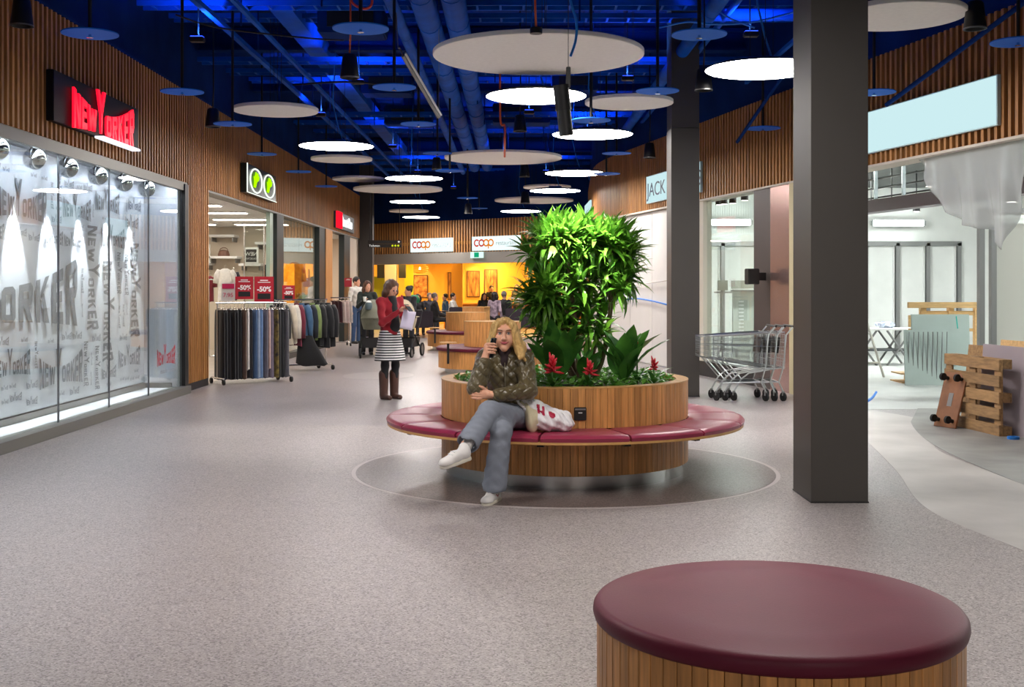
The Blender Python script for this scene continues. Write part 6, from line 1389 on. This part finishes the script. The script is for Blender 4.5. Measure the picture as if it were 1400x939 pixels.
# ------------------------------------------------------------------ other people
def cloth(col, rough=.8, pat=None): return M('wear_'+col+(pat or ''), col, rough, nz=.15, ns=10, bump=.15, bs=40, col2=pat, sheen=.15)
def figure(loc, yaw, height, label, top, bottom, shoes='1a1a1c', hair=('short', None), skin=None, h=.016, sit=False, arms=None, skirt=None, boots=None, look=(0, 0), scarf=None, group=None, seat=.47, lean=0., hide_legs=False, top_open=None):
    """local frame: x to the figure's left, -y is forward, z up"""
    skin = skin or m_skin; hm = hair[1] or m_dark; t = thing('person', label, 'person', loc, yaw, group); s = height/1.70; Mw = wmat(t)
    def w(p): q = Mw @ Vector(p); return np.array(q)
    hipz = (.92*s) if not sit else seat+.10
    P = {'pel': (0, 0, hipz), 'che': (0, lean*-.3*s, hipz+.36*s), 'nek': (0, -.01-lean*.5*s, hipz+.54*s), 'hea': (0, -.02-lean*.55*s+look[1]*-.03, hipz+.665*s-look[1]*.02)}
    for sd_, n in ((1, 'L'), (-1, 'R')):
        P['sh'+n] = (sd_*.165*s, -lean*.4*s, hipz+.475*s); P['hi'+n] = (sd_*.085*s, 0, hipz-.02)
        if sit: P['kn'+n] = (sd_*.1*s, -.43*s, seat+.07); P['an'+n] = (sd_*.1*s, -.42*s, .09)
        else: P['kn'+n] = (sd_*.09*s, -.01, .48*s); P['an'+n] = (sd_*.09*s, .02, .085*s)
        if arms and n in arms: P['el'+n], P['ha'+n] = [tuple(v*s if i < 3 else v for i, v in enumerate(q)) for q in arms[n]]; P['el'+n] = (P['el'+n][0], P['el'+n][1], hipz+arms[n][0][2]*s); P['ha'+n] = (P['ha'+n][0], P['ha'+n][1], hipz+arms[n][1][2]*s)
        else: P['el'+n] = (sd_*.22*s, .02, hipz+.2*s); P['ha'+n] = (sd_*.23*s, -.06, hipz-.04*s)
    G = {k: w(v) for k, v in P.items()}; S = lambda v: v*s
    lx = look[0]; Rh = Matrix.Rotation(lx, 3, 'Z') @ Matrix.Rotation(look[1]*.6, 3, 'X')
    def hd(x, y, z): return w(Vector(P['hea'])+Rh @ Vector((x*s, y*s, z*s)))
    RW3 = (Mw.to_3x3() @ Rh)
    Bd = SD().ell(hd(0, .01, .02), (S(.075), S(.092), S(.1)), .02, R=RW3).ell(hd(0, -.03, -.05), (S(.058), S(.06), S(.075)), .03, R=RW3).cap(hd(0, -.085, .0), hd(0, -.105, -.03), S(.01), S(.014), .012)
    Bd.ell(hd(0, -.075, -.105), (S(.02),)*3, .02).cap(hd(0, .02, -.08), G['nek']-np.array((0, 0, .03)), S(.048), S(.055), .03)
    for sx in (-1, 1):
        Bd.ell(hd(sx*.075, .01, -.015), (S(.014), S(.022), S(.03)), .01, R=RW3)
        if h < .012: Bd.ell(hd(sx*.032, -.088, .0), (S(.016),)*3, .01, op=-1)
    Bd.cap(G['che'], G['pel'], S(.1), S(.1), .04).cap(G['shL'], G['shR'], S(.04), S(.04))
    for n in 'LR':
        d = G['ha'+n]-G['el'+n]; d = d/np.linalg.norm(d)
        Bd.cap(G['sh'+n], G['el'+n], S(.038), S(.034)).cap(G['el'+n], G['ha'+n], S(.034), S(.025)).ell(G['ha'+n]+d*S(.045), (S(.03), S(.03), S(.036)), .015)
        side = np.cross(d, (0, 0, 1.)); side = side/max(np.linalg.norm(side), 1e-6)
        for i in range(4): f = G['ha'+n]+d*S(.07)+side*S(.027-.018*i); Bd.chain([f, f+d*S(.035), f+d*S(.06)+np.array((0, 0, -.01))], [S(.0105), S(.0095), S(.008)], .004)
        f = G['ha'+n]+d*S(.02)-side*S(-.03); Bd.chain([f, f+d*S(.03)+side*S(.022), f+d*S(.055)+side*S(.025)], [S(.012), S(.011), S(.009)], .006)
        if not hide_legs: Bd.cap(G['hi'+n], G['kn'+n], S(.065), S(.048)).cap(G['kn'+n], G['an'+n], S(.048), S(.034))
    soft('body', Bd, h, skin, t)
    Tp = SD().cap(G['che']+np.array((0, 0, S(.03))), G['pel']+np.array((0, 0, S(.02))), S(.128), S(.138), .04).cap(G['shL'], G['shR'], S(.05), S(.05), .04).cap(G['nek']-np.array((0, 0, S(.05))), G['nek'], S(.07), S(.056), .02)
    for n in 'LR': q = G['el'+n]+(G['ha'+n]-G['el'+n])*.93; Tp.cap(G['sh'+n], G['el'+n], S(.058), S(.05), .03).cap(G['el'+n], q, S(.05), S(.038), .02)
    soft('top', Tp, h, top if not isinstance(top, str) else cloth(top), t, disp=lambda X: .004*np.sin(X[:, 2]*45+X[:, 0]*30))
    if top_open is not None:
        soft('inner_top', SD().cap(w(Vector(P['nek'])+Vector((0, -.05*s, -.04*s))), w(Vector(P['pel'])+Vector((.01, -.085*s, .11*s))), S(.062), S(.088)).cap(G['nek']-np.array((0, 0, S(.03))), G['nek']+np.array((0, 0, S(.005))), S(.058), S(.05)), h, cloth(top_open), t)
    if skirt:
        b = MB(); n = 40; z0, z1 = hipz+.06*s, hipz-skirt*s; k = 24; vs = []
        for i in range(k+1):
            f = i/k; r = (.145+.075*f+.01*f*math.sin(3*f))*s
            for j in range(n): a = 2*PI*j/n; rr = r*(1+.035*f*math.sin(7*a)); q = Mw @ Vector((rr*math.cos(a)*1.03, rr*math.sin(a)*.9, z0+(z1-z0)*f)); vs.append(q)
        b.add(vs, [(i*n+j, i*n+(j+1) % n, (i+1)*n+(j+1) % n, (i+1)*n+j) for i in range(k) for j in range(n)], 0); b.m = [(i//1) % 2 for i in range(k) for j in range(n)]
        obj('skirt', b, bottom, t, smooth=True, fixn=False)
        for n_ in 'LR': soft('tights', SD().cap(G['hi'+n_], G['kn'+n_], S(.07), S(.055)).cap(G['kn'+n_], G['an'+n_], S(.055), S(.05)), h, cloth('15151a'), t)
    elif not hide_legs:
        Bt = SD().ell(G['pel']-np.array((0, 0, .0)), (S(.155), S(.135), S(.11)), .04)
        for n in 'LR': Bt.cap(G['hi'+n], G['kn'+n], S(.085), S(.066), .03).cap(G['kn'+n], G['an'+n], S(.064), S(.056), .02)
        soft('trousers', Bt, h, bottom if not isinstance(bottom, str) else cloth(bottom), t)
    if not hide_legs:
        for n in 'LR':
            a = Vector(P['an'+n]); q = SD().cap(w(a+Vector((0, .03, -.05*s))), w(a+Vector((0, -.14*s, -.055*s))), S(.042), S(.036), .02).cap(w(a), w(a+Vector((0, 0, -.04*s))), S(.045), S(.045), .02)
            if boots: q.cap(w(a), w((a.x, a.y, boots*s)), S(.06), S(.072), .03).cap(w(a+Vector((0, .045*s, -.03*s))), w(a+Vector((0, .045*s, -.07*s))), S(.025), S(.022), .01)
            z = Mw @ Vector((0, 0, .0)); q.half((0, 0, z.z+.001), (0, 0, -1), .004); soft('boot' if boots else 'shoe', q, max(h*.8, .006), cloth(shoes, .5), t)
    st_ = hair[0]
    if st_ != 'none':
        Hr = SD().ell(hd(0, .02, .035), (S(.088), S(.1), S(.1)), .02, R=RW3)
        if st_ == 'long':
            for sx in (-1, 1): Hr.chain([hd(sx*.07, -.01, .05), hd(sx*.088, 0, -.08), hd(sx*.085, .02, -.22)], [S(.035), S(.04), S(.035)], .03)
            Hr.cap(hd(0, .07, .0), hd(0, .1, -.24), S(.07), S(.06), .04)
        elif st_ == 'bob':
            for sx in (-1, 1): Hr.chain([hd(sx*.07, 0, .05), hd(sx*.09, .0, -.05), hd(sx*.085, .01, -.13)], [S(.04), S(.045), S(.035)], .03)
            Hr.cap(hd(0, .06, .0), hd(0, .08, -.13), S(.07), S(.06), .04)
        elif st_ == 'bun': Hr.ell(hd(0, .09, .09), (S(.045),)*3, .02)
        Hr.ell(hd(0, -.1, -.035), (S(.068), S(.09), S(.1)), .012, op=-1, R=RW3)
        if st_ in ('short', 'bun'): Hr.half(hd(0, .0, -.06), (Mw.to_3x3() @ Rh) @ Vector((0, -.5, -1)), .01)
        soft('hair', Hr, h, hm, t, disp=lambda X: .003*np.sin(X[:, 0]*120+X[:, 2]*35))
    if h < .012:
        for sx in (-1, 1):
            p = Vector(hd(sx*.03, -.083, -.003)); obj('eye', MB().lathe([(.011*math.sin(PI*k/6)+.00001, -.011*math.cos(PI*k/6)) for k in range(7)], p, 10), m_iris, t, smooth=True)
    if scarf: soft('scarf', SD().cap(w(Vector(P['shR'])+Vector((0, -.07*s, .06*s))), w(Vector(P['pel'])+Vector((.0, -.16*s, .02))), S(.03), S(.03)), h, cloth(scarf), t)
    return t, G, w
# woman in the red cardigan looking at her phone
stripes = [cloth('e8e6e4'), cloth('18181c')]
RC, G, w = figure(FLR(533, 545.5), .72, 1.66, 'woman in a red cardigan and striped skirt reading her phone beside the bench', cloth('9c0f22'), stripes, '4b2a1e', ('bob', m_brown), h=.0075, skirt=.37, boots=.36, look=(.15, .6), arms={'L': ((.2, -.08, .2), (.05, -.33, .36)), 'R': ((-.2, -.1, .17), (-.06, -.32, .34))}, top_open='17181c')
p = w((0, -.44, .92*1.66/1.7+.375)); t = thing('smartphone', 'grey smartphone in the hands of the woman in the red cardigan', 'smartphone', p)
obj('case', MB().box(p, (.07, .012, .145), Matrix.Rotation(.72, 3, 'Z') @ Matrix.Rotation(-.9, 3, 'X')), M('grey_phone', '3c4044', .35), t, bevel=.003)
p = w((.03, -.385, .92+.19)); b = MB(); R = Matrix.Rotation(.5, 3, 'Z') @ Matrix.Rotation(.25, 3, 'Y')
b.grid(lambda u, v: Vector(p)+R @ Vector(((u-.5)*.19, .02*math.sin(u*3), (v-.5)*.26)), 8, 6); tag(obj('paper_sheet', b, M('lilac_paper', 'cdc4da', .6), smooth=True, fixn=False, origin=p), 'pale lilac paper sheet hanging from the hands of the red cardigan woman', 'paper').modifiers.new('t', 'SOLIDIFY').thickness = .001
# pram group
_, G, w = figure(((502-700)/F*27, 27.0, 0), .25, 1.70, 'long-haired woman in a dark green coat holding a cup behind the prams', cloth('1c2420'), '1b1b20', hair=('long', m_brown), h=.014, look=(.3, .2), arms={'L': ((.24, -.05, .2), (.12, -.3, .22)), 'R': ((-.22, -.1, .2), (-.1, -.3, .33))})
p = w((-.1, -.36, .92+.36)); t = thing('paper_cup', 'white paper cup in the hand of the green coated woman', 'cup', p); obj('cup', MB().cyl(Vector(p)-Vector((0, 0, .05)), .032, .1, 16, r2=.042), m_white, t, smooth=40); obj('lid', MB().cyl(Vector(p)+Vector((0, 0, .05)), .044, .012, 16), m_white, t)
figure(((559-700)/F*27.2, 27.2, 0), -.5, 1.58, 'woman with dark tied hair and a red scarf standing behind the beige pram', cloth('191a20'), '1d1d24', hair=('bun', m_dark), skin=m_skin2, h=.014, look=(-.6, .1), scarf='8e1226', arms={'L': ((.22, -.08, .2), (.14, -.34, .16)), 'R': ((-.22, -.08, .2), (-.14, -.34, .16))})
figure(((487-700)/F*32.4, 32.4, 0), .9, 1.84, 'man in a white shirt and blue jeans beside the small doorway rack', cloth('cfccc6'), '2f4a6e', hair=('short', m_dark), h=.016, look=(.2, .1))
def pram(x, y, yaw, col, label):
    t = thing('pram', label, 'pram', (x, y, 0), yaw); Mw = wmat(t); w = lambda *p: Mw @ Vector(p); m = cloth(col)
    def tub(u, v):
        a = 2*PI*u; r = 1-.22*(1-v)**1.5; return w(.27*r*math.cos(a), .42*r*math.sin(a), .62+.26*v)
    b = MB().grid(tub, 28, 8); n = len(b.v); b.f.append(tuple(range(28))); b.m.append(0); obj('carrycot', b, m, t, smooth=50)
    def hood(u, v):
        a = PI*u; e = PI*.5*v; r = 1+.015*math.cos(v*PI*6); return w(.275*math.cos(a)*r, -.05-.40*math.sin(a)*math.sin(e)*r, .86+.42*math.sin(a)*math.cos(e)*r)
    hd_ = obj('hood', MB().grid(hood, 24, 18), m, t, smooth=True, fixn=False); hd_.modifiers.new('t', 'SOLIDIFY').thickness = .01
    obj('hood_edge', MB().tube([w(.278*math.cos(PI*u), -.05, .86+.424*math.sin(PI*u)) for u in np.linspace(0, 1, 21)], .012, 6), m_black, t, smooth=True)
    obj('cover', MB().grid(lambda u, v: w((u-.5)*.52, .02+.38*v, .885+.03*math.sin(u*PI)), 8, 6), m, t, smooth=True, fixn=False)
    b = MB()
    for s in (-1, 1): b.tube([w(s*.27, .52, 1.02), w(s*.27, .3, .75), w(s*.27, -.1, .42), w(s*.27, -.42, .18)], .014, 8).tube([w(s*.27, .42, .15), w(s*.27, -.1, .5)], .014, 8)
    obj('frame', b, m_blackm, t, smooth=True); obj('handlebar', MB().tube([w(-.27, .52, 1.02), w(.27, .52, 1.02)], .018, 8), m_black, t)
    obj('basket', MB().add([w(*p) for p in ((-.24, -.3, .22), (.24, -.3, .22), (.24, .32, .22), (-.24, .32, .22), (-.27, -.33, .42), (.27, -.33, .42), (.27, .35, .42), (-.27, .35, .42))], [(0,1,2,3), (0,1,5,4), (1,2,6,5), (2,3,7,6), (3,0,4,7)]), m_black, t)
    for sx in (-.29, .29):
        for y_, r in ((-.42, .11), (.42, .15)):
            o = obj('wheel', MB().lathe([(r*.8, -.02), (r, -.018), (r, .018), (r*.8, .02), (r*.8, -.02)], w(sx, y_, r), 20, axis=Mw.to_3x3() @ Vector((1, 0, 0))), m_rubber, t, smooth=40); obj('hub', MB().lathe([(.0001, -.015), (r*.8, -.008), (r*.8, .008), (.0001, .015)], w(sx, y_, r), 16, axis=Mw.to_3x3() @ Vector((1, 0, 0))), m_alu, o, smooth=40)
    return t
pram((510-700)/F*26.1, 26.1, .15, '6f6f60', 'olive grey pram pushed by the woman in the green coat'); pram((553-700)/F*26.3, 26.3, -.2, 'b3a488', 'beige pram beside the olive grey one')
p = W(504, 417, 25.75); t = thing('bobble_hat', 'grey knitted hat with a white top resting on the olive grey pram', 'hat', p)
obj('knit', MB().lathe([(.075, -.1), (.085, -.04), (.08, .03), (.05, .07), (.0001, .085)], p, 18), cloth('47575c'), t, smooth=True); obj('white_crown', MB().lathe([(.062, .06), (.055, .085), (.03, .1), (.0001, .105)], p, 18), cloth('dcdcd8'), t, smooth=True)
# diners
D = dict(sit=True, h=.022)
def at_px(px, Z): return ((px-700)/F*Z, Z, 0)
figure(at_px(571, 38.6), .3, 1.66, 'dark-haired woman in black seated at the table behind the banquette', cloth('1a1a1e'), '1c1c22', hair=('bob', m_dark), skin=m_skin2, **D)
figure(at_px(594, 36.75), 1.9, 1.76, 'grey-haired man in a dark coat seated sideways on the banquette', cloth('2b2a2c'), '1b1b1f', hair=('short', m_grey), arms={'L': ((.22, -.08, .18), (.15, -.36, .1)), 'R': ((-.22, -.08, .18), (-.12, -.36, .1))}, **D)
figure(at_px(587, 39.4), .5, 1.74, 'grey-haired person in dark clothes seated behind the man in the dark coat', cloth('30303a'), '22222a', hair=('short', m_grey), **D)
figure(at_px(609, 41.0), -1.2, 1.66, 'dark-haired person in a blue top seated by the ochre pillar', cloth('1f4668'), '20242c', hair=('short', m_dark), **D)
figure(at_px(619, 39.3), 1.3, 1.72, 'dark-haired person in a white shirt seated on the banquette by the ochre pillar', cloth('d4d4d2'), '2a2a32', hair=('short', m_dark), arms={'L': ((.2, -.12, .2), (.12, -.36, .22)), 'R': ((-.2, -.12, .2), (-.1, -.36, .22))}, **D)
figure(at_px(662, 40.3), .2, 1.66, 'dark-haired woman in black seated facing the hall', cloth('17171b'), '1b1b1f', hair=('long', m_dark), seat=.5, **D)
figure(at_px(676, 36.9), 2.6, 1.72, 'woman with black hair in a lilac patterned top seated with her back to the hall', cloth('b7a4b4', .8, '6a5a68'), '24242a', hair=('bob', m_dark), seat=.52, **D)
figure(at_px(689, 37.7), 2.9, 1.80, 'short-haired man in a black top seated with his back to the hall', cloth('141417'), '1b1b1f', hair=('short', m_grey), seat=.5, **D)
figure(at_px(672, 43.4), .3, 1.62, 'person in black standing at the restaurant counter', cloth('131316'), '141418', hair=('short', m_dark), h=.022)
figure(at_px(707, 43.8), -.4, 1.66, 'person in a patterned top standing at the counter next to the shrub', cloth('8a8578', .8, '3a3a3c'), '2b2b30', hair=('bob', m_grey), h=.022)
b = MB().lathe([(.0001, 0), (.16, 0), (.2, .1), (.14, .22), (.05, .26), (.0001, .26)], W(566, 414, 37.5), 14); tag(obj('green_bag', b, M('green_fabric', '1f7a52', .7), smooth=50, origin=W(566, 414, 37.5)), 'green bag on the dark dining table', 'bag')
